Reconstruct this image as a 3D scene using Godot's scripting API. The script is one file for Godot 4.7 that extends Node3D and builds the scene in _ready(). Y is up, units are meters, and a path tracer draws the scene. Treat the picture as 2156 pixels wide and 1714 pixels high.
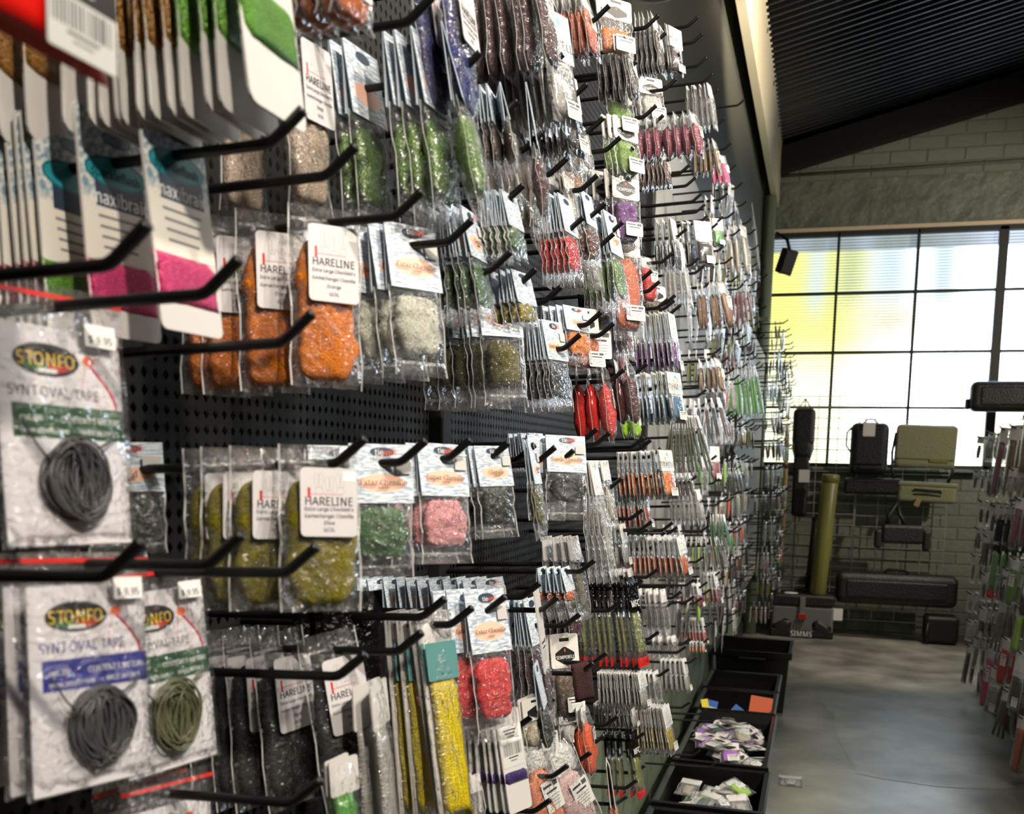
extends Node3D
# A fly-tying aisle: peg hooks with packets along the left wall, a gondola on the right, a steel window behind.

var M := {}
var used := {}
var rng := RandomNumberGenerator.new()
var font: SystemFont
var font_serif: SystemFont
var hook_mesh: ArrayMesh
const BOARD_X := -0.475

func _ready() -> void:
	rng.seed = 7
	setup_view()
	setup_light()
	font = SystemFont.new(); font.font_names = PackedStringArray(["Droid Sans"])
	font_serif = SystemFont.new(); font_serif.font_names = PackedStringArray(["Droid Serif"])
	make_materials()
	build_room()
	build_far_wall()
	build_boards()
	var gl := StandardMaterial3D.new(); gl.resource_name = "lamp_glow"; gl.emission_enabled = true; gl.emission = Color(1.0, 0.93, 0.83); gl.emission_energy_multiplier = 6.0; M["glow"] = gl
	build_lamps()
	hook_mesh = make_hook_mesh(0.2)
	for r in RACK: build_cluster(r)
	build_red_pouch()
	build_far_stock()
	build_gondola()
	build_tubs()
	build_luggage()
	build_small()

# ------------------------------------------------------------------ camera, sky, large lights
func setup_view() -> void:
	var cam := Camera3D.new(); cam.name = "camera"
	cam.transform = Transform3D(Basis(Vector3(0.95992, 0.01958, -0.27960), Vector3(-0.05241, 0.99250, -0.11046), Vector3(0.27534, 0.12068, 0.95374)).orthonormalized(), Vector3(0, 1.2, 0))
	cam.projection = Camera3D.PROJECTION_FRUSTUM
	cam.near = 0.05; cam.far = 60.0
	cam.keep_aspect = Camera3D.KEEP_HEIGHT
	var f := 2150.5
	cam.size = 1714.0 / f * cam.near
	cam.frustum_offset = Vector2((1078.0 - 1096.1) / f, (1231.2 - 857.0) / f) * cam.near
	var look := CameraAttributesPhysical.new()
	look.frustum_focal_length = 6.8
	look.frustum_focus_distance = 1.35
	look.exposure_aperture = 2.2
	cam.attributes = look
	add_child(cam); cam.current = true
	var e := Environment.new()
	e.background_mode = Environment.BG_SKY
	var sky := Sky.new(); var sm := ProceduralSkyMaterial.new()
	sm.sky_top_color = Color(0.45, 0.6, 0.85); sm.sky_horizon_color = Color(0.8, 0.86, 0.92)
	sky.sky_material = sm; e.sky = sky
	e.tonemap_mode = Environment.TONE_MAPPER_LINEAR
	e.tonemap_exposure = 1.35
	e.sdfgi_enabled = true; e.ssao_enabled = true; e.ssil_enabled = true
	var we := WorldEnvironment.new(); we.name = "surroundings"; we.environment = e
	add_child(we)

# track spotlights over the aisle: [lamp position, point aimed at, energy, half cone]
const SPOTS := [
	[Vector3(1.0, 2.65, 0.55), Vector3(-0.4, 1.25, -0.75), 3.6, 36.0],
	[Vector3(1.0, 2.65, -0.35), Vector3(-0.4, 1.3, -1.5), 2.2, 36.0],
	[Vector3(1.0, 2.65, -1.20), Vector3(-0.4, 1.3, -2.2), 2.2, 36.0],
	[Vector3(1.0, 2.65, -2.10), Vector3(-0.4, 1.25, -3.0), 2.8, 36.0],
	[Vector3(0.75, 2.7, -3.6), Vector3(-0.36, 3.34, -4.95), 18.0, 24.0],
	[Vector3(1.3, 3.1, -6.5), Vector3(0.35, 0.0, -6.75), 6.5, 20.0],
	[Vector3(2.4, 2.4, -5.7), Vector3(0.8, 2.0, -7.85), 3.4, 40.0],
]
# fluorescent battens over the aisle: [middle of the tube, energy]
const BATTENS := [[Vector3(1.25, 2.80, -0.35), 1.15], [Vector3(1.25, 2.80, -2.05), 1.15], [Vector3(0.35, 2.95, -2.95), 0.9]]
func setup_light() -> void:
	for b in BATTENS:
		var al := AreaLight3D.new(); al.name = "batten_light"
		al.area_size = Vector2(1.2, 0.06)
		al.light_color = Color(1.0, 0.97, 0.92); al.light_energy = b[1]
		al.area_range = 14.0; al.area_attenuation = 2.0
		al.shadow_enabled = true
		add_child(al, true)
		# long side along the aisle, face turned down at the packets
		var face := Vector3(-0.75, -0.66, 0.0).normalized() if b[0].z > -2.5 else Vector3(-0.05, -1.0, 0.0).normalized()
		al.transform = Transform3D(Basis(Vector3(0, 0, 1), face.cross(Vector3(0, 0, 1)).normalized() * -1.0, -face).orthonormalized(), b[0] + face * 0.03)
	for s in SPOTS:
		var l := SpotLight3D.new(); l.name = "spot_light"
		var p: Vector3 = s[0]; var a: Vector3 = s[1]
		var d := (a - p).normalized()
		l.position = p + d * 0.02
		l.light_color = Color(1.0, 0.95, 0.88)
		l.light_energy = s[2]
		l.spot_angle = s[3]; l.spot_angle_attenuation = 0.6
		l.spot_range = 14.0; l.spot_attenuation = 2.0
		l.light_size = 0.05
		l.shadow_enabled = true
		add_child(l, true)
		l.look_at_from_position(l.position, a, Vector3.UP)

# ------------------------------------------------------------------ naming helpers
func numbered(called: String) -> String:
	if not used.has(called):
		used[called] = 0
		return called
	used[called] += 1
	return "%s_%03d" % [called, used[called]]

func tag(o: Node3D, label: String, category: String, group := "", kind := "") -> Node3D:
	if label: o.set_meta("label", label)
	if category: o.set_meta("category", category)
	if group: o.set_meta("group", group)
	if kind: o.set_meta("kind", kind)
	return o

func base(called: String, at: Vector3, turn := 0.0) -> Node3D:
	var o := Node3D.new(); o.name = numbered(called)
	add_child(o); o.position = at; o.rotation.y = turn
	return o

func part(called: String, mesh: Mesh, m: Material, parent: Node3D, at := Vector3.ZERO, rot := Vector3.ZERO) -> MeshInstance3D:
	var o := MeshInstance3D.new(); o.name = called if parent != self else numbered(called)
	o.mesh = mesh; o.material_override = m
	parent.add_child(o, true)
	o.position = at; o.rotation = rot
	return o

# a piece of a part, given in the thing's own axes
func sub(called: String, mesh: Mesh, m: Material, parent: Node3D, at := Vector3.ZERO) -> MeshInstance3D:
	return part(called, mesh, m, parent, at - parent.position)

func struct(called: String, mesh: Mesh, m: Material, at := Vector3.ZERO) -> MeshInstance3D:
	var o := part(called, mesh, m, self, at)
	o.set_meta("kind", "structure")
	return o

# ------------------------------------------------------------------ mesh helpers
func st_new() -> SurfaceTool:
	var st := SurfaceTool.new(); st.begin(Mesh.PRIMITIVE_TRIANGLES); return st

func box_into(st: SurfaceTool, c: Vector3, s: Vector3, basis := Basis.IDENTITY) -> void:
	var b := BoxMesh.new(); b.size = s
	st.append_from(b, 0, Transform3D(basis, c))

func bar_into(st: SurfaceTool, a: Vector3, b: Vector3, th: float, th2 := -1.0) -> void:
	var d := b - a
	var z := d.normalized()
	var up := Vector3.UP if absf(z.y) < 0.95 else Vector3.RIGHT
	var x := up.cross(z).normalized(); var y := z.cross(x)
	box_into(st, (a + b) * 0.5, Vector3(th, th if th2 < 0 else th2, d.length()), Basis(x, y, z))

func grid_mesh(pts: Array, nx: int, ny: int, uvs := []) -> ArrayMesh:
	# pts: (nx+1)*(ny+1) Vector3, row by row from the top; front faces towards +z for x to the right
	var st := st_new()
	st.set_smooth_group(0)
	for i in pts.size():
		st.set_uv(uvs[i] if uvs.size() else Vector2(float(i % (nx + 1)) / nx, float(i / (nx + 1)) / ny))
		st.add_vertex(pts[i])
	for j in ny:
		for i in nx:
			var a := j * (nx + 1) + i
			st.add_index(a); st.add_index(a + 1); st.add_index(a + nx + 2)
			st.add_index(a); st.add_index(a + nx + 2); st.add_index(a + nx + 1)
	st.generate_normals()
	return st.commit()

# a pouch: front and back skins closed along the edge; origin at its top middle, hanging down h
func pillow(w: float, h: float, t: float, nx := 6, ny := 9, wr := 0.0, sd := 0, ex := 0.6, sides := true, taper := 0.0, oval := 0.0, lump := 0.0) -> ArrayMesh:
	var st := st_new(); st.set_smooth_group(0)
	var r := RandomNumberGenerator.new(); r.seed = sd + 11
	var nz := FastNoiseLite.new(); nz.seed = sd; nz.frequency = 1.0
	var n := (nx + 1) * (ny + 1)
	for side in [1.0, -1.0]:
		for j in ny + 1:
			var v := float(j) / ny
			for i in nx + 1:
				var u := float(i) / nx
				var e := pow(maxf(0.0, 4.0 * u * (1.0 - u)), ex) * pow(maxf(0.0, 4.0 * v * (1.0 - v)), ex)
				var k := (1.0 - taper * absf(v - 0.4) * 1.6) * lerpf(1.0, sqrt(maxf(0.0, 1.0 - pow(absf(2.0 * v - 1.0), 3.0))), oval)
				var x := (u - 0.5) * w * k
				var z: float = side * t * 0.5 * e
				if lump > 0.0:
					z *= 1.0 + lump * 1.4 * nz.get_noise_3d(u * 2.4, v * 3.4, side * 7.0)
					x *= 1.0 + lump * 0.5 * nz.get_noise_2d(v * 3.0 + 40.0, signf(u - 0.5) * 3.0)
				var edge := i == 0 or j == 0 or i == nx or j == ny
				if wr > 0.0:
					var q := nz.get_noise_3d(u * 3.1 * 9.0, v * 3.1 * 12.0, 4.0 if edge else side * 4.0)
					z += wr * q
					if edge: x += wr * 0.35 * nz.get_noise_2d(u * 40.0 + 9.0, v * 50.0)
				st.set_uv(Vector2(u if side > 0 else 1.0 - u, v))
				st.add_vertex(Vector3(x, -v * h, z))
	for s in 2:
		for j in ny:
			for i in nx:
				var a := s * n + j * (nx + 1) + i
				var q4 := [a, a + 1, a + nx + 2, a, a + nx + 2, a + nx + 1]
				if s == 1: q4.reverse()
				for k in q4: st.add_index(k)
	st.generate_normals()
	return st.commit()

# a pouch body bristling with cut strands that lie along its skin
func fuzzy(w: float, h: float, t: float, nx: int, ny: int, wr: float, sd: int, ex: float, strands: int, slen: float) -> ArrayMesh:
	var st := st_new()
	st.append_from(pillow(w, h, t, nx, ny, wr, sd, ex, true, 0.0, 0.5, 0.5), 0, Transform3D.IDENTITY)
	var r := RandomNumberGenerator.new(); r.seed = sd + 71
	for k in strands:
		var u := r.randf_range(0.03, 0.97); var v := r.randf_range(0.03, 0.97); var side := 1.0 if r.randf() < 0.6 else -1.0
		var e := pow(4.0 * u * (1.0 - u), ex) * pow(4.0 * v * (1.0 - v), ex)
		var p := Vector3((u - 0.5) * w * lerpf(1.0, sqrt(maxf(0.0, 1.0 - pow(absf(2.0 * v - 1.0), 3.0))), 0.5), -v * h, side * (t * 0.5 * e + 0.0002))
		var a := r.randf() * TAU
		var d := Vector3(cos(a), sin(a), side * r.randf_range(0.05, 0.45)) * slen * r.randf_range(0.5, 1.2)
		var s := Vector3(-sin(a), cos(a), r.randf_range(-1.6, 1.6)) * 0.0004
		var n := s.cross(d).normalized()
		if n.z * side < 0: n = -n
		for q in [p + s, p + d, p - s]:
			st.set_normal(n); st.set_uv(Vector2(u, v)); st.add_vertex(q)
	return st.commit()

# one pressed side seam of a bag
func seam_mesh(w: float, h: float, wr: float, sd: int) -> ArrayMesh:
	var st := st_new()
	var r := RandomNumberGenerator.new(); r.seed = sd + 5
	var a := Vector3(w * 0.5, 0, 0)
	for k in 7:
		var b := Vector3(w * 0.5 + r.randf_range(-1.0, 1.0) * wr * 0.5, -h * (k + 1) / 7.0, r.randf_range(-1.0, 1.0) * wr)
		bar_into(st, a, b, 0.0004, 0.0011)
		a = b
	return st.commit()

# a flat card with depth d and (rounded) corners; origin at its top middle; uv over the front
func card_mesh(w: float, h: float, d := 0.0008, r := 0.003) -> ArrayMesh:
	var o: Array = []
	var cs := [[w / 2 - r, -r, 90.0], [w / 2 - r, -h + r, 0.0], [-w / 2 + r, -h + r, -90.0], [-w / 2 + r, -r, -180.0]]
	for c in cs:
		for k in 4:
			var a := deg_to_rad(c[2] - k * 30.0)
			o.append(Vector2(c[0] + cos(a) * r, c[1] + sin(a) * r))
	var st := st_new(); st.set_smooth_group(-1)
	var m := o.size()
	for s in [1.0, -1.0]:
		for k in range(1, m - 1):
			var tri := [o[0], o[k], o[k + 1]] if s > 0 else [o[0], o[k + 1], o[k]]
			for p in tri:
				st.set_uv(Vector2(p.x / w * s + 0.5, -p.y / h)); st.add_vertex(Vector3(p.x, p.y, s * d / 2))
	for k in m:
		var a: Vector2 = o[k]; var b: Vector2 = o[(k + 1) % m]
		var q := [Vector3(a.x, a.y, d / 2), Vector3(a.x, a.y, -d / 2), Vector3(b.x, b.y, -d / 2), Vector3(a.x, a.y, d / 2), Vector3(b.x, b.y, -d / 2), Vector3(b.x, b.y, d / 2)]
		for p in q:
			st.set_uv(Vector2(0.02, 0.98)); st.add_vertex(p)
	st.generate_normals()
	return st.commit()

# a folded header: two leaves joined at the top, splayed by s at the foot
func fold_mesh(w: float, h: float, s: float) -> ArrayMesh:
	var st := st_new(); st.set_smooth_group(-1)
	for side in [1.0, -1.0]:
		var a := Vector3(-w / 2, 0, 0.0006 * side); var b := Vector3(w / 2, 0, 0.0006 * side)
		var c := Vector3(w / 2, -h, s * side); var d := Vector3(-w / 2, -h, s * side)
		var i := Vector3(0, 0, -0.0007 * side)
		var quads := [[a, b, c, d], [b + i, a + i, d + i, c + i], [d, c, c + i, d + i], [b, b + i, c + i, c], [a + i, a, d, d + i], [a + i, b + i, b, a]]
		for n in quads.size():
			var q: Array = quads[n]
			if side < 0: q = [q[1], q[0], q[3], q[2]]
			var uv := [Vector2(0, 0), Vector2(1, 0), Vector2(1, 1), Vector2(0, 1)] if n == 0 else [Vector2(.01, .99), Vector2(.02, .99), Vector2(.02, .995), Vector2(.01, .995)]
			for k in [0, 1, 2, 0, 2, 3]:
				st.set_uv(uv[k]); st.add_vertex(q[k])
	st.generate_normals()
	return st.commit()

func tube_mesh(path: PackedVector3Array, rad: float, sides := 8, closed := false, cap := true) -> ArrayMesh:
	var st := st_new(); tube_into(st, path, rad, sides, cap, 0)
	st.generate_normals()
	return st.commit()

func tube_into(st: SurfaceTool, path: PackedVector3Array, rad: float, sides: int, cap: bool, at: int) -> int:
	st.set_smooth_group(0)
	var n := path.size()
	var prev := Vector3.UP
	for k in n:
		var d := (path[mini(k + 1, n - 1)] - path[maxi(k - 1, 0)]).normalized()
		var x := prev - d * prev.dot(d)
		if x.length() < 0.1: x = Vector3.RIGHT - d * d.x
		x = x.normalized(); prev = x
		var y := d.cross(x)
		for s in sides:
			var a := TAU * s / sides
			st.set_uv(Vector2(float(s) / sides, float(k) / n))
			st.add_vertex(path[k] + (x * cos(a) + y * sin(a)) * rad)
	for k in n - 1:
		for s in sides:
			var a := at + k * sides + s; var b := at + k * sides + (s + 1) % sides
			for i in [a, a + sides, b, b, a + sides, b + sides]: st.add_index(i)
	var nv := n * sides
	if cap:
		for e in 2:
			var c := at + (0 if e == 0 else (n - 1) * sides)
			for s in range(1, sides - 1):
				for i in ([c, c + s, c + s + 1] if e == 0 else [c, c + s + 1, c + s]): st.add_index(i)
	return at + nv

func lathe_mesh(prof: Array, seg := 20) -> ArrayMesh:
	var pts := []; var m := prof.size()
	for p in prof:
		for s in seg + 1:
			var a := TAU * s / seg
			pts.append(Vector3(p[0] * sin(a), p[1], p[0] * cos(a)))
	return grid_mesh(pts, seg, m - 1)

# a box with all edges rounded by r; centred
func rbox(s: Vector3, r: float, n := 3) -> ArrayMesh:
	var st := st_new(); st.set_smooth_group(0)
	var h := s * 0.5
	var at := 0
	var dirs := [[Vector3.RIGHT, Vector3.UP], [Vector3.LEFT, Vector3.UP], [Vector3.UP, Vector3.FORWARD], [Vector3.DOWN, Vector3.BACK], [Vector3.BACK, Vector3.UP], [Vector3.FORWARD, Vector3.UP]]
	var ts := []
	for k in n + 1: ts.append(-1.0 + k / float(n) * 0.999)
	var m := 2 * (n + 1)
	for dd in dirs:
		var nn: Vector3 = dd[0]; var vv: Vector3 = dd[1]; var uu := vv.cross(nn)
		for j in m:
			for i in m:
				# each half of the face holds one rounded border
				var q := []
				for w in [i, j]:
					var neg: bool = w <= n
					var t: float = (1.0 - float(w) / n) if neg else (float(w - n - 1) / n)
					q.append([-1.0 if neg else 1.0, tan(t * PI / 4)])
				var hu := absf(h.dot(uu)); var hv := absf(h.dot(vv)); var hn := absf(h.dot(nn))
				var core: Vector3 = uu * (q[0][0] * (hu - r)) + vv * (q[1][0] * (hv - r)) + nn * (hn - r)
				var dir: Vector3 = (nn + uu * (q[0][0] * q[0][1]) + vv * (q[1][0] * q[1][1])).normalized()
				st.set_normal(dir)
				st.set_uv(Vector2(float(i) / (m - 1), 1.0 - float(j) / (m - 1)))
				st.add_vertex(core + dir * r)
		for j in m - 1:
			for i in m - 1:
				var a := at + j * m + i
				for k in [a, a + m, a + 1, a + 1, a + m, a + m + 1]: st.add_index(k)
		at += m * m
	return st.commit()

# lettering: lines of [text, height, x, y, serif]; lies in the xy plane, centred on x
func letters(lines: Array, depth := 0.0002) -> ArrayMesh:
	var st := st_new()
	for l in lines:
		var t := TextMesh.new()
		t.text = l[0]; t.font = font_serif if l.size() > 4 and l[4] else font
		t.font_size = 16; t.pixel_size = l[1] / 16.0; t.depth = depth
		t.curve_step = 2.0
		t.horizontal_alignment = HORIZONTAL_ALIGNMENT_CENTER
		st.append_from(t, 0, Transform3D(Basis.IDENTITY, Vector3(l[2], l[3], 0)))
	return st.commit()

# ------------------------------------------------------------------ materials
func mat(key: String, c: Color, rough := 0.6, metal := 0.0, tex: Texture2D = null, nrm: Texture2D = null, scale := 1.0, ns := 1.0) -> StandardMaterial3D:
	var m := StandardMaterial3D.new(); m.resource_name = key
	m.albedo_color = c; m.roughness = rough; m.metallic = metal
	if tex or nrm:
		m.uv1_triplanar = true; m.uv1_scale = Vector3.ONE * scale
	if tex: m.albedo_texture = tex
	if nrm:
		m.normal_enabled = true; m.normal_texture = nrm; m.normal_scale = ns
	M[key] = m
	return m

func noise_tex(freq: float, lo: float, hi: float, sd := 1, size := 256, kind := FastNoiseLite.TYPE_SIMPLEX_SMOOTH, octaves := 4) -> NoiseTexture2D:
	var t := NoiseTexture2D.new(); t.width = size; t.height = size; t.seamless = true
	var n := FastNoiseLite.new(); n.noise_type = kind; n.frequency = freq; n.seed = sd; n.fractal_octaves = octaves
	t.noise = n
	var g := Gradient.new(); g.set_color(0, Color(lo, lo, lo)); g.set_color(1, Color(hi, hi, hi))
	t.color_ramp = g
	return t

func normal_tex(freq: float, strength: float, sd := 1, size := 256, kind := FastNoiseLite.TYPE_SIMPLEX_SMOOTH) -> NoiseTexture2D:
	var t := NoiseTexture2D.new(); t.width = size; t.height = size; t.seamless = true
	var n := FastNoiseLite.new(); n.noise_type = kind; n.frequency = freq; n.seed = sd; n.fractal_octaves = 4
	t.noise = n; t.as_normal_map = true; t.bump_strength = strength
	return t

func img_tex(im: Image) -> ImageTexture: return ImageTexture.create_from_image(im)

# streaks of fibre running down
func fibre_tex() -> ImageTexture:
	var im := Image.create(128, 128, false, Image.FORMAT_RGB8)
	var n := FastNoiseLite.new(); n.seed = 5; n.frequency = 0.09
	for y in 128:
		for x in 128:
			var v := 0.72 + 0.38 * n.get_noise_2d(x * 3.2, y * 0.12) + 0.1 * n.get_noise_2d(x * 9.0, y * 0.5)
			v = clampf(v, 0.3, 1.0); im.set_pixel(x, y, Color(v, v, v))
	return img_tex(im)

# cut tinsel: dark and light strands with bright coloured flakes
func glitter_tex() -> ImageTexture:
	var im := Image.create(192, 192, false, Image.FORMAT_RGB8)
	var n := FastNoiseLite.new(); n.seed = 9; n.frequency = 0.16
	for y in 192:
		for x in 192:
			var v := clampf(0.88 + 0.5 * n.get_noise_2d(x, y), 0.46, 1.0); im.set_pixel(x, y, Color(v, v, v))
	var r := RandomNumberGenerator.new(); r.seed = 3
	for k in 420:
		var x := r.randi() % 190; var y := r.randi() % 190
		var c: Color = [Color(1, 1, .85), Color(.8, 1, .7), Color(1, .85, .55), Color(.75, .95, 1)][r.randi() % 4]
		im.set_pixel(x, y, c); im.set_pixel(x + 1, y, c)
		if k % 3 == 0: im.set_pixel(x, y + 1, c)
	return img_tex(im)

func ellipse_px(im: Image, cx: float, cy: float, rx: float, ry: float, c: Color) -> void:
	for y in range(maxi(0, int(cy - ry)), mini(im.get_height(), int(cy + ry) + 1)):
		for x in range(maxi(0, int(cx - rx)), mini(im.get_width(), int(cx + rx) + 1)):
			var d := pow((x - cx) / rx, 2) + pow((y - cy) / ry, 2)
			if d <= 1.0: im.set_pixel(x, y, c)

func line_px(im: Image, a: Vector2, b: Vector2, c: Color, th := 1) -> void:
	var n := int(a.distance_to(b)) + 1
	for k in n + 1:
		var p := a.lerp(b, float(k) / n)
		im.fill_rect(Rect2i(int(p.x), int(p.y), th, th).intersection(Rect2i(0, 0, im.get_width(), im.get_height())), c)

# the marbled grey-blue print of the folded headers
func header_tex(oval: bool, slim := false) -> ImageTexture:
	var w := 160; var h := 200
	var im := Image.create(w, h, false, Image.FORMAT_RGB8)
	var n := FastNoiseLite.new(); n.seed = 21; n.frequency = 0.03
	for y in h:
		for x in w:
			var q := n.get_noise_2d(x * 0.9 + 14 * n.get_noise_2d(x * 0.5, y * 0.6), y * 3.2)
			var t := clampf(0.5 + 1.5 * q, 0, 1)
			im.set_pixel(x, y, Color(0.60, 0.67, 0.74).lerp(Color(0.89, 0.91, 0.93), t))
	if oval:
		ellipse_px(im, 80, 132, 62, 30, Color(0.94, 0.75, 0.66))
	ellipse_px(im, 84, 26, 32, 15, Color(0.10, 0.16, 0.24))
	ellipse_px(im, 84, 26, 29, 12, Color(0.16, 0.24, 0.32))
	im.fill_rect(Rect2i(12, 186, 22, 2), Color(0.1, 0.1, 0.1)); im.fill_rect(Rect2i(124, 186, 22, 2), Color(0.1, 0.1, 0.1))
	return img_tex(im)

func rabbit_tex() -> ImageTexture:
	var w := 160; var h := 220
	var im := Image.create(w, h, false, Image.FORMAT_RGB8); im.fill(Color(0.80, 0.79, 0.80))
	var g := Color(0.62, 0.60, 0.60)
	for k in 3:
		var cx := 52.0 + k * 30.0; var top := 14.0 + (k % 2) * 10.0
		for e in [-1.0, 1.0]:
			var p := Vector2(cx + e * 3, top + 50)
			for s in 17:
				var a: float = s / 16.0 * PI
				var q := Vector2(cx + e * (6 + 5 * sin(a * 2.0) ) + e * 2 * cos(a), top + 50 - 46 * sin(a))
				line_px(im, p, q, g); p = q
		var o := Vector2(cx + 12, top + 60)
		for s in 17:
			var a := s / 16.0 * TAU
			var q := Vector2(cx + 12 * cos(a), top + 60 + 12 * sin(a))
			line_px(im, o, q, g); o = q
	im.fill_rect(Rect2i(20, 64, 8, 34), Color(0.74, 0.10, 0.12))
	im.fill_rect(Rect2i(28, 84, 90, 2), Color(0.75, 0.35, 0.35))
	im.fill_rect(Rect2i(122, 10, 34, 28), Color(0.97, 0.97, 0.96))
	return img_tex(im)

func bar_tex(top: Color, strip: Color) -> ImageTexture:
	var im := Image.create(150, 150, false, Image.FORMAT_RGB8); im.fill(Color(0.80, 0.80, 0.79))
	im.fill_rect(Rect2i(0, 0, 150, 58), top)
	var r := RandomNumberGenerator.new(); r.seed = 4
	var x := 8
	while x < 140:
		var t := 1 + r.randi() % 4
		im.fill_rect(Rect2i(x, 64, t, 44), Color(0.06, 0.06, 0.06)); x += t + 2 + r.randi() % 4
	for k in 3: im.fill_rect(Rect2i(26 + k * 9, 14 + k * 12, 92 - k * 18, 5), strip)
	im.fill_rect(Rect2i(40, 114, 70, 5), Color(0.3, 0.3, 0.3)); im.fill_rect(Rect2i(52, 126, 46, 4), Color(0.45, 0.45, 0.45))
	return img_tex(im)

# the printed insert of a tape bag: badge, rod mark and coloured band
func tape_tex(band: Color) -> ImageTexture:
	var w := 200; var h := 330
	var im := Image.create(w, h, false, Image.FORMAT_RGB8); im.fill(Color(0.82, 0.81, 0.83))
	ellipse_px(im, 78, 50, 52, 25, Color(0.04, 0.05, 0.05))
	for x in range(34, 122):
		for y in range(56, 72):
			if pow((x - 78) / 46.0, 2) + pow((y - 50) / 20.0, 2) < 1.0:
				im.set_pixel(x, y, Color(0.10, 0.35, 0.14) if x < 64 else (Color(0.85, 0.86, 0.84) if x < 94 and y > 62 else (Color(0.10, 0.35, 0.14) if x < 78 else Color(0.70, 0.12, 0.08))))
	var p := Vector2(142, 46)
	for s in 15:
		var a: float = s / 14.0
		var q := Vector2(142 + 46 * sin(a * 1.7), 46 + 80 * a)
		line_px(im, p, q, Color(0.66, 0.10, 0.16), 4); p = q
	ellipse_px(im, 146, 44, 10, 8, Color(0.85, 0.35, 0.12))
	line_px(im, Vector2(142, 46), Vector2(132, 90), Color(0.7, 0.3, 0.3)); line_px(im, Vector2(132, 90), Vector2(176, 126), Color(0.7, 0.3, 0.3))
	if band.a > 0.5:
		im.fill_rect(Rect2i(20, 118, 180, 50), band)
	return img_tex(im)

func hexagon_tex() -> ImageTexture:
	var im := Image.create(140, 120, false, Image.FORMAT_RGB8); im.fill(Color(0.80, 0.79, 0.77))
	for y in range(46, 108):
		var e := absf(y - 77) / 31.0
		var half := int(48 - maxf(0.0, (e - 0.35)) * 62.0)
		im.fill_rect(Rect2i(70 - half, y, half * 2, 1), Color(0.07, 0.07, 0.07))
	ellipse_px(im, 70, 57, 3, 6, Color(0.85, 0.40, 0.10))
	im.fill_rect(Rect2i(46, 14, 48, 12), Color(0.05, 0.05, 0.05))
	return img_tex(im)

func label_tex() -> ImageTexture:
	var im := Image.create(120, 90, false, Image.FORMAT_RGB8); im.fill(Color(0.80, 0.80, 0.79))
	im.fill_rect(Rect2i(10, 12, 60, 7), Color(0.15, 0.15, 0.15)); im.fill_rect(Rect2i(78, 8, 32, 14), Color(0.3, 0.3, 0.3))
	im.fill_rect(Rect2i(22, 30, 76, 6), Color(0.2, 0.2, 0.2))
	for k in 4: im.fill_rect(Rect2i(14 + k * 3, 46 + k * 9, 92 - k * 6, 3), Color(0.55, 0.55, 0.55))
	return img_tex(im)

func maxi_tex() -> ImageTexture:
	var w := 140; var h := 220
	var im := Image.create(w, h, false, Image.FORMAT_RGB8)
	var n := FastNoiseLite.new(); n.seed = 33; n.frequency = 0.05
	for y in h:
		for x in w:
			var t := clampf(0.5 + 1.6 * n.get_noise_2d(x * 1.4 + y * 0.5, y * 1.4), 0, 1)
			var c := Color(0.45, 0.56, 0.64).lerp(Color(0.84, 0.85, 0.83), t)
			im.set_pixel(x, y, c.lerp(Color(0.88, 0.86, 0.82), clampf((y - 118) / 14.0, 0, 1)))
	im.fill_rect(Rect2i(26, 96, 100, 44), Color(0.17, 0.22, 0.30))
	ellipse_px(im, 70, 86, 62, 24, Color(0.08, 0.34, 0.40)); ellipse_px(im, 70, 86, 58, 20, Color(0.12, 0.55, 0.60))
	ellipse_px(im, 76, 36, 30, 11, Color(0.10, 0.22, 0.28)); ellipse_px(im, 76, 36, 27, 9, Color(0.35, 0.45, 0.52))
	for k in 4: im.fill_rect(Rect2i(28 + k * 2, 152 + k * 15, 88 - k * 6, 4), Color(0.45, 0.45, 0.47))
	return img_tex(im)

func lettered_tex() -> ImageTexture:
	# white sleeve: blue arrow, room for lettering, a thin blue line
	var im := Image.create(100, 120, false, Image.FORMAT_RGB8); im.fill(Color(0.80, 0.80, 0.79))
	for k in 22: im.fill_rect(Rect2i(58 - k / 2, 8 + k, maxi(1, k), 1), Color(0.40, 0.66, 0.80))
	im.fill_rect(Rect2i(0, 96, 100, 4), Color(0.45, 0.70, 0.82))
	return img_tex(im)

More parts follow.
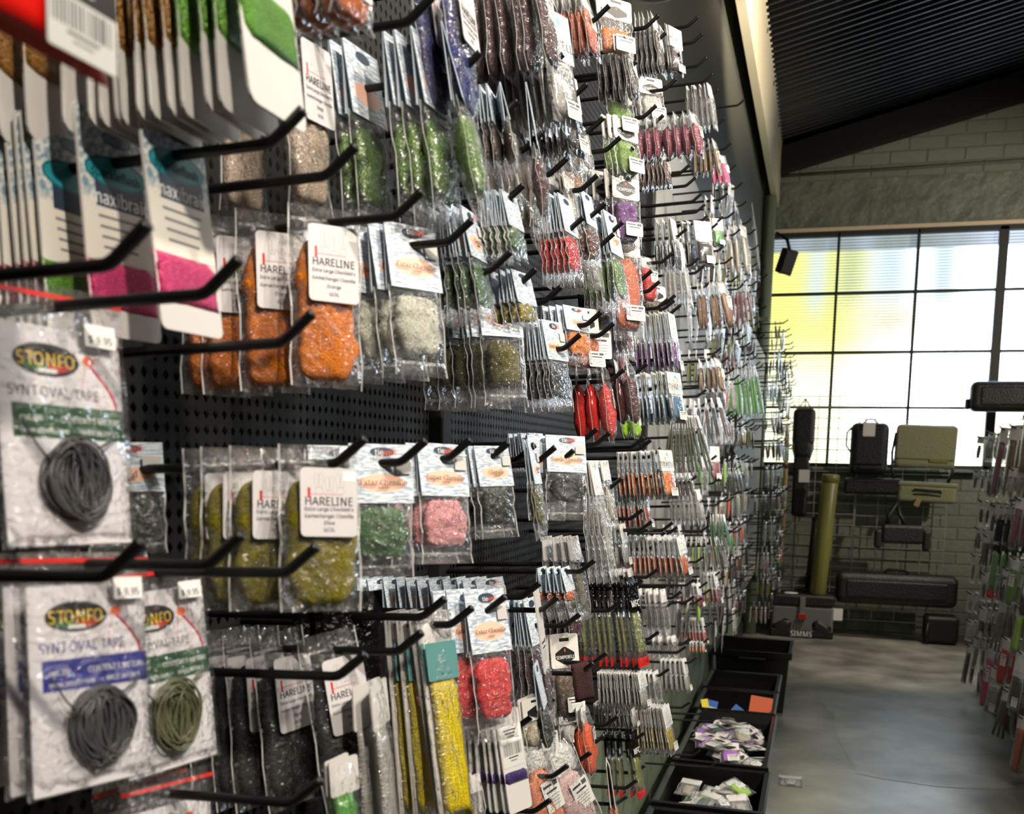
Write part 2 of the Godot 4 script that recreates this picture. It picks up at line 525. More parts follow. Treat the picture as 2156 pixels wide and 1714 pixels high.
const FILLS := {
	"orange": [1.0, 0.55, 0.07, 0], "olive": [0.58, 0.54, 0.10, 2], "black": [0.035, 0.035, 0.04, 0], "beige": [0.78, 0.70, 0.62, 0], "green": [0.38, 0.55, 0.14, 2], "silver": [0.92, 0.92, 0.86, 2],
	"pink": [0.98, 0.68, 0.70, 0], "hot": [1.0, 0.26, 0.26, 2], "yellow": [0.98, 0.88, 0.06, 1], "yellow2": [0.80, 0.70, 0.10, 1], "lime": [0.68, 0.90, 0.12, 0], "lime2": [0.48, 0.66, 0.16, 2],
	"red": [0.90, 0.12, 0.06, 0], "red2": [0.58, 0.10, 0.13, 1], "maroon": [0.30, 0.05, 0.07, 2], "darkred": [0.25, 0.05, 0.07, 0], "purple": [0.46, 0.18, 0.54, 0], "violet": [0.26, 0.16, 0.46, 2], "plum": [0.28, 0.12, 0.18, 0],
	"blue": [0.16, 0.45, 0.62, 1], "royal": [0.07, 0.11, 0.45, 2], "navy": [0.05, 0.08, 0.20, 0], "brown": [0.38, 0.20, 0.10, 0], "darkbrown": [0.16, 0.10, 0.06, 1], "goldbrown": [0.30, 0.20, 0.08, 2], "gold": [0.52, 0.38, 0.10, 1], "bronze": [0.36, 0.25, 0.12, 1],
	"tan": [0.58, 0.38, 0.16, 1], "dust": [0.40, 0.24, 0.20, 1], "amber": [0.85, 0.42, 0.06, 0], "rust": [0.88, 0.38, 0.08, 1], "rust2": [0.92, 0.46, 0.12, 1], "orangefl": [1.0, 0.38, 0.08, 0], "darkgreen": [0.09, 0.15, 0.06, 2], "jewel": [0.30, 0.46, 0.27, 2], "moss": [0.42, 0.40, 0.10, 2], "yellowolive": [0.66, 0.60, 0.08, 0],
	"khaki": [0.56, 0.58, 0.24, 1], "olivegreen": [0.27, 0.33, 0.08, 1], "grass": [0.36, 0.72, 0.22, 1], "emerald": [0.10, 0.46, 0.22, 1], "peach": [1.0, 0.60, 0.42, 0], "blush": [0.94, 0.80, 0.80, 0], "salmon": [0.80, 0.26, 0.22, 1], "rose": [0.62, 0.22, 0.30, 1], "raspberry": [0.62, 0.14, 0.30, 1], "magenta": [0.96, 0.26, 0.54, 2],
	"slate": [0.20, 0.22, 0.25, 1], "greywhite": [0.74, 0.74, 0.72, 1], "cream": [0.80, 0.76, 0.66, 1], "white": [0.88, 0.87, 0.85, 1], "greyfeather": [0.50, 0.50, 0.46, 1], "brownfeather": [0.36, 0.24, 0.15, 1], "braidgreen": [0.40, 0.66, 0.16, 2], "braidgold": [0.66, 0.46, 0.16, 2], "coilgrey": [0.27, 0.27, 0.28, 3], "coilolive": [0.34, 0.35, 0.26, 3],
}

func make_materials() -> void:
	var fuzz := noise_tex(0.09, 0.66, 1.0, 2); var fuzz_n := normal_tex(0.12, 18.0, 3)
	var fibre := fibre_tex(); var glit := glitter_tex(); var fib_n := normal_tex(0.05, 8.0, 8)
	for k in FILLS:
		var a: Array = FILLS[k]
		var c := Color(a[0], a[1], a[2])
		match int(a[3]):
			0: mat(k, c, 0.75, 0.0, fuzz, fuzz_n, 22.0, 0.8)
			1: mat(k, c, 0.5, 0.0, fibre, fib_n, 30.0, 0.7)
			2: mat(k, c, 0.36, 0.15, glit, fuzz_n, 26.0, 1.0)
			3: mat(k, c, 0.32)
		var cm: StandardMaterial3D = M[k].duplicate()
		cm.resource_name = k + " under film"
		cm.clearcoat_enabled = true; cm.clearcoat = 1.0; cm.clearcoat_roughness = 0.12
		M["c_" + k] = cm
	var wrinkle := normal_tex(0.035, 10.0, 14)
	var film := mat("film", Color(0.96, 0.97, 1.0, 0.03), 0.15, 0.0, null, wrinkle, 14.0, 1.4)
	film.transparency = BaseMaterial3D.TRANSPARENCY_ALPHA
	film.metallic_specular = 0.7
	var haze := mat("milky", Color(0.90, 0.90, 0.90, 0.10), 0.20, 0.0, null, wrinkle, 14.0, 0.9)
	haze.transparency = BaseMaterial3D.TRANSPARENCY_ALPHA
	haze.metallic_specular = 0.6
	var slv := mat("sleeve", Color(0.84, 0.84, 0.83), 0.30, 0.0, null, wrinkle, 12.0, 1.0)
	slv.backlight_enabled = true; slv.backlight = Color(0.7, 0.7, 0.69)
	slv.clearcoat_enabled = true; slv.clearcoat = 1.0; slv.clearcoat_roughness = 0.10
	var sm := mat("seam", Color(0.90, 0.90, 0.90, 0.32), 0.30)
	sm.transparency = BaseMaterial3D.TRANSPARENCY_ALPHA
	mat("hook", Color(0.022, 0.022, 0.024), 0.42)
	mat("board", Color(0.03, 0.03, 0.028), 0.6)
	mat("boardback", Color(0.03, 0.03, 0.028), 0.6)
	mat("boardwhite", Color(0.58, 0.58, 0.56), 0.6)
	mat("paper", Color(0.78, 0.77, 0.76), 0.6)
	mat("paperedge", Color(0.86, 0.80, 0.78), 0.7)
	mat("ink", Color(0.03, 0.03, 0.03), 0.6)
	mat("inkgrey", Color(0.35, 0.35, 0.36), 0.6)
	mat("inkblue", Color(0.14, 0.14, 0.50), 0.6)
	mat("inkyellow", Color(0.88, 0.74, 0.12), 0.6)
	mat("inkorange", Color(0.88, 0.36, 0.20), 0.6)
	mat("inkwhite", Color(0.92, 0.92, 0.92), 0.6)
	mat("redline", Color(0.78, 0.16, 0.14), 0.5)
	mat("teal", Color(0.34, 0.54, 0.54), 0.4)
	mat("foil", Color(0.025, 0.027, 0.03), 0.28, 0.0, null, wrinkle, 12.0, 0.6)
	mat("redtail", Color(0.75, 0.08, 0.06), 0.4)
	tex_mat("header", header_tex(true), 0.5); tex_mat("headerplain", header_tex(false), 0.5)
	tex_mat("rabbit", rabbit_tex(), 0.45); tex_mat("hexagon", hexagon_tex(), 0.5); tex_mat("label", label_tex(), 0.5)
	tex_mat("maxi", maxi_tex(), 0.45); tex_mat("lettered", lettered_tex(), 0.4)
	tex_mat("tapegreen", tape_tex(Color(0.10, 0.28, 0.13)), 0.4); tex_mat("tapeblue", tape_tex(Color(0.13, 0.15, 0.52)), 0.4); tex_mat("tapenone", tape_tex(Color(0, 0, 0, 0)), 0.4)
	tex_mat("barcode", bar_tex(Color(0.07, 0.06, 0.06), Color(0.75, 0.75, 0.75)), 0.4)
	tex_mat("barcodewhite", bar_tex(Color(0.93, 0.93, 0.92), Color(0.25, 0.25, 0.25)), 0.4)

func tex_mat(key: String, t: Texture2D, rough: float) -> StandardMaterial3D:
	var m := StandardMaterial3D.new(); m.resource_name = key
	m.albedo_texture = t; m.roughness = rough; M[key] = m
	return m

# ------------------------------------------------------------------ hooks and packets
func make_hook_mesh(length: float) -> ArrayMesh:
	# straight wire out of the board, upturned tip, a small back plate; origin at the elbow, wire along -x
	var p := PackedVector3Array()
	p.append(Vector3(-length, -length * 0.045, 0)); p.append(Vector3(-length * 0.5, -length * 0.0225, 0)); p.append(Vector3(-0.004, -0.0001, 0))
	p.append(Vector3(-0.001, 0.0006, 0)); p.append(Vector3(0.002, 0.0022, 0)); p.append(Vector3(0.010, 0.0088, 0)); p.append(Vector3(0.0165, 0.0142, 0)); p.append(Vector3(0.0175, 0.015, 0))
	var st := st_new()
	tube_into(st, p, 0.0030, 8, true, 0)
	st.generate_normals()
	var m := st.commit()
	return m

func place_hook(y: float, z: float, what: String, x := -0.275, turn := 0.0, group := "black peg hooks") -> Node3D:
	var o := part("gondola_hook" if turn > 1.0 else "peg_hook", hook_mesh, M.hook, self, Vector3(x, y, z), Vector3(0, turn, 0))
	var words := "black upturned peg hook carrying "
	if what.begins_with("nothing"): words = "bare black peg hook, " + what.substr(9)
	else: words += what
	tag(o, words, "hook", group)
	return o

func ordinal(i: int, n: int) -> String:
	if n == 1: return ""
	if i == 0: return "frontmost "
	if i == n - 1: return "hindmost "
	return ["", "second ", "third ", "fourth ", "fifth ", "sixth ", "seventh ", "eighth ", "ninth ", "tenth ", "eleventh ", "twelfth ", "thirteenth ", "fourteenth ", "fifteenth "][i]

const NAMES := {"card": ["braid_card", "braid card"], "ston": ["tape_bag", "tape bag"], "hare": ["fluff_bag", "bag"], "chen": ["chenille_bag", "bag"], "strip": ["tube_packet", "packet"], "foil": ["foil_pouch", "pouch"], "tie": ["fibre_packet", "packet"],
	"lens": ["fur_packet", "packet"], "semp": ["fritz_packet", "packet"], "clear": ["clear_packet", "packet"], "mfc": ["streamer_packet", "packet"], "feather": ["feather_packet", "packet"]}

func build_cluster(r: Dictionary) -> void:
	if r.has("hk"): place_hook(r.y, r.z, r.hk)
	if not r.has("k"): return
	var n: int = r.n
	var step: float = (r.xf - r.xb) / maxf(1.0, n - 1.0) if n > 1 else 0.012
	var front := make_packet(r, true, step, r.c)
	var back: Node3D = null
	for i in n:
		var t := float(i) / maxf(1.0, n - 1.0)
		var o: Node3D
		if i == 0: o = front
		else:
			if r.has("gold") and i == n - int(r.gold): back = make_packet(r, false, step, "braidgold")
			elif r.has("txt") and r.txt == "maxi" and i == 2: back = make_packet(r, false, step, "braidgreen")
			elif r.has("txt") and r.txt == "maxi" and i == 3: back = make_packet(r, false, step, "raspberry")
			elif back == null: back = make_packet(r, i == 1 and r.get("yf", 0) > 3, step, r.c)
			else: back = back.duplicate()
			o = back
		var nm: Array = NAMES[r.k]
		o.name = numbered(nm[0])
		if o.get_parent() == null: add_child(o)
		var x: float = r.xs[i] if r.has("xs") else lerpf(r.xf, r.xb, t) + (rng.randf_range(-0.25, 0.25) * step if i > 0 and n > 2 else 0.0)
		o.position = Vector3(x, r.y + (x + 0.275) * 0.045, r.z)
		var yaw: float = r.get("yf", 0.0) if i == 0 else r.get("yr", r.get("yf", 0.0)) + rng.randf_range(-3.5, 3.5)
		var roll: float = r.get("roll", 0.0) * (1.0 - t * 0.7) + rng.randf_range(-1.6, 1.6)
		var lean := rng.randf_range(-1.2, 1.2) - (3.0 if r.z > -0.72 else 8.0) - (2.0 if i == 0 else 0.0)
		if r.has("fan"): lean = -18.0 + 24.0 * t
		elif n > 3: lean += -2.0 + 5.0 * t
		o.rotation = Vector3(deg_to_rad(lean), PI / 2 - deg_to_rad(yaw), deg_to_rad(roll))
		tag(o, ordinal(i, n) + r.d, nm[1], r.d + " row" if n > 1 else "")

func film_part(w: float, h: float, t: float, top: float, root: Node3D, sd: int, m := "film", wr := 0.0022) -> void:
	if m == "": return
	part("clear_bag", pillow(w, h, t, 7, 10, wr, sd, 0.45), M[m], root, Vector3(0, top, 0))

func seam_part(w: float, h: float, top: float, root: Node3D, sd: int, wr := 0.0016) -> void:
	var m := seam_mesh(w, h, wr, sd)
	part("bag_seam", m, M.seam, root, Vector3(0, top, 0))
	part("bag_seam", m, M.seam, root, Vector3(0, top, 0), Vector3(0, PI, 0))

func make_packet(r: Dictionary, front: bool, step: float, fill: String) -> Node3D:
	var root := Node3D.new()
	var t: float = r.t; var b: float = r.b; var w: float = r.w; var h := t + b
	var sd := int(absf(r.z) * 977.0 + r.y * 311.0) + (1 if front else 0)
	var th := clampf(step * 0.85, 0.005, 0.016)
	if front: th = clampf(step * 1.1, 0.008, 0.018)
	if r.has("wide"): th = 0.020
	var txt: String = r.get("txt", "")
	var near: bool = r.z > -1.25
	var clad: bool = front or near       # far and hindmost packets: the film is the coat on their contents
	var cf: StandardMaterial3D = M[fill] if clad or not M.has("c_" + fill) else M["c_" + fill]
	var strands := (2000 if front else 700) if near else 220
	var gx := 18 if near and front else (12 if near else 7); var gy := 22 if near and front else (14 if near else 8)
	match r.k:
		"chen":
			var hh := clampf(h * 0.44, 0.03, 0.055)
			var key := "headerplain" if r.has("plain") else "header"
			var hc := part("header_card", fold_mesh(w, hh, th * 0.22 + 0.0006), M[key], root, Vector3(0, t, 0))
			var by := t - hh + 0.003; var bh := b + by
			if front and txt and not r.has("plain"):
				var zf := th * 0.22 + 0.0016
				sub("lettering", letters([[txt, w * 0.115, 0, t - hh * 0.66, true], ["colour", w * 0.06, 0, t - hh * 0.74, true]], 0.0001), M.ink, hc, Vector3(0, 0, zf))
				sub("lettering", letters([["tie", w * 0.13, -w * 0.06, t - hh * 0.15]], 0.0001), M.inkwhite, hc, Vector3(0, 0, zf))
				sub("lettering", letters([["well", w * 0.13, w * 0.10, t - hh * 0.15]], 0.0001), M.inkorange, hc, Vector3(0, 0, zf))
				sub("price_sticker", card_mesh(w * 0.24, hh * 0.22, 0.0003, 0.0005), M.paper, hc, Vector3(w * 0.34, t - hh * 0.28, zf * 0.8))
			seam_part(w, bh, by, root, sd)
			film_part(w * 1.0, bh, th * 1.15, by, root, sd, "film" if clad else "")
			var fh := bh * 0.66
			if r.has("ring"):
				part("coiled_chenille", ring_mesh(w * 0.30, w * 0.13), M[fill], root, Vector3(w * 0.05, by - bh * 0.38, 0))
			elif r.has("coil"):
				part("coiled_chenille", fuzzy(w * 0.8, bh * 0.62, th * 0.95, 9, 10, 0.003, sd, 0.35, strands, 0.004), cf, root, Vector3(0, by - bh * 0.10, 0))
			else:
				part("chenille", fuzzy(w * 0.86, fh, th * 0.85, gx, gy, 0.0016, sd + 5, 0.42, strands, 0.006), cf, root, Vector3(0, by - bh * 0.10, 0))
			part("zip_flap", card_mesh(w * 0.96, bh * 0.035, 0.0012, 0.0004), M.milky, root, Vector3(0, by - bh * 0.84, 0.0004))
		"hare":
			film_part(w * 1.04, h, 0.018, t, root, sd, "film", 0.0035)
			part("fluff", fuzzy(w * 0.90, b * 0.86, 0.0150, gx, gy + 6, 0.0018, sd + 3, 0.38, strands * 2, 0.008), cf, root, Vector3(0, -b * 0.10, 0))
			var lw := w * 0.74; var lh := b * 0.46
			seam_part(w * 1.04, h, t, root, sd, 0.002)
			var pl := part("printed_label", card_mesh(lw, lh, 0.0004, 0.003), M.rabbit, root, Vector3(w * 0.06, -b * 0.04, 0.0105))
			if front:
				sub("lettering", letters([["HARELINE", lw * 0.19, w * 0.06, -b * 0.04 - lh * 0.49]], 0.0001), M.ink, pl, Vector3(0, 0, 0.0110))
				sub("lettering", letters([["Extra Large Chocklett's", lw * 0.085, w * 0.06, -b * 0.04 - lh * 0.60], ["Gamechanger Chenille", lw * 0.085, w * 0.06, -b * 0.04 - lh * 0.70], [r.get("col", ""), lw * 0.085, w * 0.06, -b * 0.04 - lh * 0.80], ["GCXL", lw * 0.085, w * 0.06, -b * 0.04 - lh * 0.90]], 0.0001), M.inkgrey, pl, Vector3(0, 0, 0.0110))
			part("zip_line", card_mesh(w * 0.98, 0.0016, 0.0014, 0.0003), M.milky, root, Vector3(0, t * 0.15, 0.001))
		"ston":
			film_part(w * 1.10, h, 0.008, t, root, sd, "film", 0.0015)
			var ch := b * 0.90; var cy := -b * 0.09
			var card := part("printed_insert", card_mesh(w, ch, 0.0006, 0.001), M["tape" + str(r.band)], root, Vector3(0, cy, 0.0))
			part("zip_line", card_mesh(w * 1.08, 0.0022, 0.001, 0.0004), M.redline, root, Vector3(0, t * 0.55, 0.0008))
			if front:
				if r.band != "none":
					sub("lettering", letters([["STONFO", w * 0.125, -w * 0.11, cy - ch * 0.155]], 0.0001), M.inkyellow, card, Vector3(0, 0, 0.0005))
					sub("lettering", letters([["SYNT OVAL TAPE", w * 0.098, -w * 0.06, cy - ch * 0.30]], 0.0001), M.inkblue if r.band == "blue" else M.inkgrey, card, Vector3(0, 0, 0.0005))
					sub("lettering", letters([["cod.200", w * 0.05, -w * 0.26, cy - ch * 0.42], ["www.stonfo.com", w * 0.05, -w * 0.16, cy - ch * 0.475], ["CONTENT 5 METERS", w * 0.055, w * 0.22, cy - ch * 0.42], ["MADE IN ITALY", w * 0.045, w * 0.28, cy - ch * 0.475]], 0.0001), M.inkwhite, card, Vector3(0, 0, 0.0005))
					var ps := part("price_sticker", card_mesh(w * 0.26, w * 0.16, 0.0002, 0.0005), M.inkwhite, root, Vector3(w * 0.30, -b * 0.06, 0.0045))
					sub("lettering", letters([["$ 9.95", w * 0.075, w * 0.30, -b * 0.06 - w * 0.11]], 0.0001), M.inkgrey, ps, Vector3(0, 0, 0.0048))
				part("tape_coil", coil_mesh(w * 0.25, b * 0.165, 0.0007, 60, sd), M[fill], root, Vector3(w * 0.03, cy - ch * 0.70, 0.003))
		"card":
			if r.has("txt"):
				part("printed_card", card_mesh(w, h, 0.0013, 0.004), M.paper, root, Vector3(0, t, 0))
				var mp := part("print", card_mesh(w * 0.98, h * 0.66, 0.0002, 0.002), M.maxi, root, Vector3(0, t - 0.0006, 0.0008))
				if front:
					sub("lettering", letters([["maxibraid", w * 0.19, w * 0.04, t - h * 0.385]], 0.0001), M.inkwhite, mp, Vector3(0, 0, 0.0011))
					sub("lettering", letters([["sparkleflash", w * 0.13, 0, t - h * 0.275]], 0.0001), M.ink, mp, Vector3(0, 0, 0.0011))
				part("braid", pillow(w * 1.03, h * 0.235, 0.0062, 6, 6, 0.0012, sd, 0.16), M[fill], root, Vector3(0, t - h * 0.655, 0))
			elif r.has("mid"):
				part("printed_card", card_mesh(w, h, 0.0012, 0.003), M.paper, root, Vector3(0, t, 0))
				part("print", card_mesh(w * 0.9, h * 0.4, 0.0002, 0.001), M.barcodewhite, root, Vector3(0, t - h * 0.16, 0.0008))
				part("braid", pillow(w * 1.05, h * 0.13, 0.006, 6, 4, 0.001, sd, 0.2), M[fill], root, Vector3(0, t - h * 0.60, 0))
			elif fill == "white" or fill == "peach":
				part("printed_card", card_mesh(w, h * 0.62, 0.0012, 0.003), M.paper, root, Vector3(0, t, 0))
				part("print", card_mesh(w * 0.8, h * 0.2, 0.0002, 0.001), M.label, root, Vector3(0, t - h * 0.36, 0.0008))
				film_part(w, h * 0.45, 0.010, t - h * 0.55, root, sd, "milky")
				part("fluff", pillow(w * 0.8, h * 0.3, 0.009, 6, 6, 0.003, sd, 0.4), M["peach" if fill == "peach" else "plum"], root, Vector3(0, t - h * 0.6, 0))
			else:
				part("printed_card", card_mesh(w, h, 0.0014, 0.006), M.paper, root, Vector3(0, t, 0))
				part("braid", pillow(w * 1.04, h * 0.30, 0.0072, 6, 6, 0.0012, sd, 0.16), M[fill], root, Vector3(0, t - h * 0.40, 0))
		"tie":
			part("sleeve", pillow(w, h, 0.003, 4, 6, 0.0012, sd + 2, 0.3), M.sleeve, root, Vector3(0, t, 0))
			var pr := part("print", card_mesh(w * 0.96, h * 0.42, 0.0003, 0.001), M.lettered, root, Vector3(0, t - h * 0.02, 0.0022))
			if txt:
				sub("lettering", letters([["TIEWELL", w * 0.27, 0, t - h * 0.30]], 0.0001), M.ink, pr, Vector3(0, 0, 0.0025))
			part("fibre", pillow(w * 0.86, h * 0.52, maxf(th * 0.8, 0.005), 5, 5, 0.0008, sd, 0.32), M["c_" + fill], root, Vector3(0, t - h * 0.43, 0))
			if front: part("clear_bag", pillow(w * 1.03, h * 1.02, maxf(th, 0.007), 5, 7, 0.0014, sd, 0.4), M.film, root, Vector3(0, t + h * 0.01, 0))
			if front: part("price_sticker", card_mesh(w * 0.5, h * 0.16, 0.0003, 0.001), M.label, root, Vector3(w * 0.2, t - h * 0.78, maxf(th, 0.007) * 0.5))
		"strip":
			if r.has("teal"):
				part("sleeve", card_mesh(w, h, 0.0008, 0.003), M.paper, root, Vector3(0, t, -0.002))
				part("print", card_mesh(w * 0.92, h * 0.17, 0.0004, 0.002), M.teal, root, Vector3(0, t - h * 0.14, 0.004))
				part("fibre", pillow(w * 0.84, h * 0.66, 0.007, 5, 9, 0.0016, sd, 0.25), M[fill], root, Vector3(w * 0.04, t - h * 0.28, 0.001))
				film_part(w * 1.05, h, 0.009, t, root, sd)
			else:
				part("header_strip", card_mesh(w, h * 0.22, 0.0012, 0.002), M.paper, root, Vector3(0, t, 0))
				part("fibre", pillow(w * 0.8, h * 0.76, maxf(0.005, th * 0.8), 4, 7, 0.0012, sd, 0.25), M["c_" + fill], root, Vector3(0, t - h * 0.2, 0))
				if front: part("clear_bag", pillow(w * 1.04, h * 1.02, maxf(0.007, th), 4, 7, 0.0015, sd, 0.4), M.film, root, Vector3(0, t, 0))
		"mfc":
			part("foil_header", pillow(w * 1.02, h * 0.42, 0.004, 4, 5, 0.001, sd, 0.3), M.foil, root, Vector3(0, t, 0))
			if front: part("lettering", letters([["MFC", w * 0.4, 0, t - h * 0.30]], 0.0001), M.inkwhite, root, Vector3(0, 0, 0.0028))
			part("fibre", pillow(w * 0.74, h * 0.52, 0.006, 4, 6, 0.001, sd, 0.3), M["c_" + fill], root, Vector3(0, t - h * 0.38, 0))
			part("red_tail", card_mesh(w * 0.98, h * 0.10, 0.0012, 0.001), M.redtail, root, Vector3(0, t - h * 0.90, 0))
			if front: part("clear_bag", pillow(w * 1.03, h * 0.62, 0.008, 4, 6, 0.0014, sd, 0.4), M.film, root, Vector3(0, t - h * 0.38, 0))
		"semp":
			var hh := clampf(h * 0.38, 0.024, 0.045)
			var hx := part("header_card", card_mesh(w, hh, 0.0014, 0.003), M.hexagon, root, Vector3(0, t, 0))
			seam_part(w * 1.02, h - hh, t - hh, root, sd)
			if txt: sub("lettering", letters([["SEMPERFLI", w * 0.13, 0, t - hh * 0.69]], 0.0001), M.inkwhite, hx, Vector3(0, 0, 0.0009))
			film_part(w * 1.02, h - hh + 0.004, 0.016, t - hh + 0.004, root, sd, "film" if clad else "", 0.003)
			if r.has("blob"):
				part("egg_sheet", pillow(w * 0.78, h * 0.40, 0.012, 8, 8, 0.004, sd, 0.35), M[fill], root, Vector3(0, t - hh - 0.012, 0))
			else:
				part("fritz", fuzzy(w * 0.86, (h - hh) * 0.86, 0.012, 8, 8, 0.003, sd, 0.35, strands, 0.006), cf, root, Vector3(0, t - hh - 0.002, 0))
			part("printed_label", card_mesh(w * 0.62, w * 0.44, 0.0004, 0.002), M.label, root, Vector3(w * 0.14, t - h * 0.70, 0.0092))
		"lens":
			film_part(w * 1.02, h, th * 1.15, t, root, sd, "film" if clad else "", 0.0022)
			seam_part(w * 1.02, h, t, root, sd)
			part("fur", pillow(w * 0.9, h * 0.72, th, 7, 9, 0.002, sd, 0.5, true, 0.2, 0.5, 0.4), cf, root, Vector3(0, t - h * 0.24, 0))
			part("header_strip", pillow(w * 0.94, h * 0.30, 0.002, 4, 4, 0.0015, sd + 9, 0.3), M.sleeve, root, Vector3(0, t - h * 0.01, 0))
			if front: part("printed_label", card_mesh(w * 0.5, h * 0.24, 0.0004, 0.001), M.label, root, Vector3(w * 0.12, t - h * 0.34, th * 0.5))
		"clear":
			part("header_strip", card_mesh(w, h * 0.28, 0.0012, 0.002), M.paper, root, Vector3(0, t, 0))
			film_part(w * 1.02, h * 1.0, th, t, root, sd, "milky" if clad else "", 0.003)
			if not clad: part("back_sleeve", pillow(w, h * 0.98, 0.002, 4, 7, 0.0022, sd + 4, 0.3), M.sleeve, root, Vector3(0, t, -0.002))
			seam_part(w * 1.02, h, t, root, sd, 0.0022)
			part("flash", pillow(w * 0.55, h * 0.5, th * 0.6, 5, 7, 0.002, sd, 0.4, true, 0.3), cf, root, Vector3(0, t - h * 0.36, 0))
		"feather":
			part("header_strip", card_mesh(w, h * 0.25, 0.0012, 0.002), M.paper, root, Vector3(0, t, 0))
			for k in 3:
				part("feather", pillow(w * 0.42, h * 0.74, 0.004, 4, 7, 0.0008, sd + k, 0.6, true, 0.4), cf, root, Vector3((k - 1) * w * 0.18, t - h * 0.24, (k - 1) * 0.002), Vector3(0, 0, (k - 1) * 0.12))
			if front: part("clear_bag", pillow(w * 1.03, h, 0.010, 5, 7, 0.0015, sd, 0.4), M.film, root, Vector3(0, t, 0))
		"foil":
			part("pouch", pillow(w, h, 0.010, 7, 10, 0.002, sd, 0.35), M.foil if fill == "black" else M[fill], root, Vector3(0, t, 0))
			part("zip_flap", card_mesh(w * 0.98, h * 0.03, 0.003, 0.0005), M.foil, root, Vector3(0, t - h * 0.12, 0))
			if r.has("lab"): part("printed_label", card_mesh(w * 0.8, h * 0.4, 0.0005, 0.003), M.label, root, Vector3(0, t - h * 0.5, 0.0056))
			elif front and r.d.contains("lettering"): part("lettering", letters([["MFC", w * 0.4, 0, t - h * 0.55]], 0.0001), M.inkwhite, root, Vector3(0, 0, 0.0056))
	return root


# tangled loops of tape lying in the xy plane
func coil_mesh(rx: float, ry: float, rad: float, loops: int, sd: int) -> ArrayMesh:
	var st := st_new(); var at := 0
	var r := RandomNumberGenerator.new(); r.seed = sd
	for k in loops:
		var p := PackedVector3Array()
		var a0 := r.randf() * TAU; var sx := r.randf_range(0.12, 1.0) * rx; var sy := r.randf_range(0.75, 1.0) * ry
		var c := Vector3(r.randf_range(-0.2, 0.2) * rx, r.randf_range(-0.12, 0.12) * ry, r.randf_range(-0.001, 0.004))
		var tw := r.randf_range(-0.35, 0.35)
		for s in 25:
			var a := s / 24.0 * TAU
			var q := Vector2(cos(a) * sx, sin(a) * sy).rotated(tw)
			p.append(c + Vector3(q.x, q.y, 0.0012 * sin(a * 2 + a0)))
		at = tube_into(st, p, rad, 5, false, at)
	var tail := PackedVector3Array([Vector3(-rx * 0.6, ry * 0.2, 0.002), Vector3(-rx * 1.2, ry * 0.8, 0.002), Vector3(-rx * 1.5, ry * 1.3, 0.001), Vector3(-rx * 1.55, ry * 1.5, 0.001)])
	at = tube_into(st, tail, rad * 0.8, 5, true, at)
	var tail2 := PackedVector3Array()
	for s in 12:
		var a := s / 11.0 * 2.6
		tail2.append(Vector3(rx * (0.5 + 0.9 * sin(a)), ry * (0.7 + 0.9 * sin(a * 0.7) - 0.5 * s / 11.0), 0.002))
	at = tube_into(st, tail2, rad * 0.8, 5, true, at)
	st.generate_normals()
	return st.commit()

func ring_mesh(R: float, rr: float) -> ArrayMesh:
	var t := TorusMesh.new(); t.inner_radius = R - rr * 0.6; t.outer_radius = R + rr; t.rings = 20; t.ring_segments = 8
	var st := st_new()
	st.append_from(t, 0, Transform3D(Basis(Vector3(1.1, 0, 0), Vector3(0, 0, 0.55), Vector3(0, -0.72, 0)), Vector3.ZERO))
	return st.commit()

# the red pouch with a barcode sticker that enters the frame at the top left
func build_red_pouch() -> void:
	place_hook(1.412, -0.284, "the bright red pouch in the corner", -0.235)
	var o := base("foil_pouch", Vector3(-0.252, 1.417, -0.284))
	o.rotation = Vector3(0, PI / 2 - deg_to_rad(3), deg_to_rad(-1))
	part("pouch", pillow(0.088, 0.100, 0.004, 8, 8, 0.0022, 4, 0.3), M.redpouch, o, Vector3(-0.002, 0.012, 0))
	part("printed_label", card_mesh(0.032, 0.030, 0.0004, 0.0008), M.barcode, o, Vector3(0.026, -0.055, 0.0040))
	tag(o, "bright red pouch with black and white barcode sticker in top left corner", "pouch")
# ------------------------------------------------------------------ room
func box_mesh(s: Vector3) -> BoxMesh:
	var b := BoxMesh.new(); b.size = s; return b

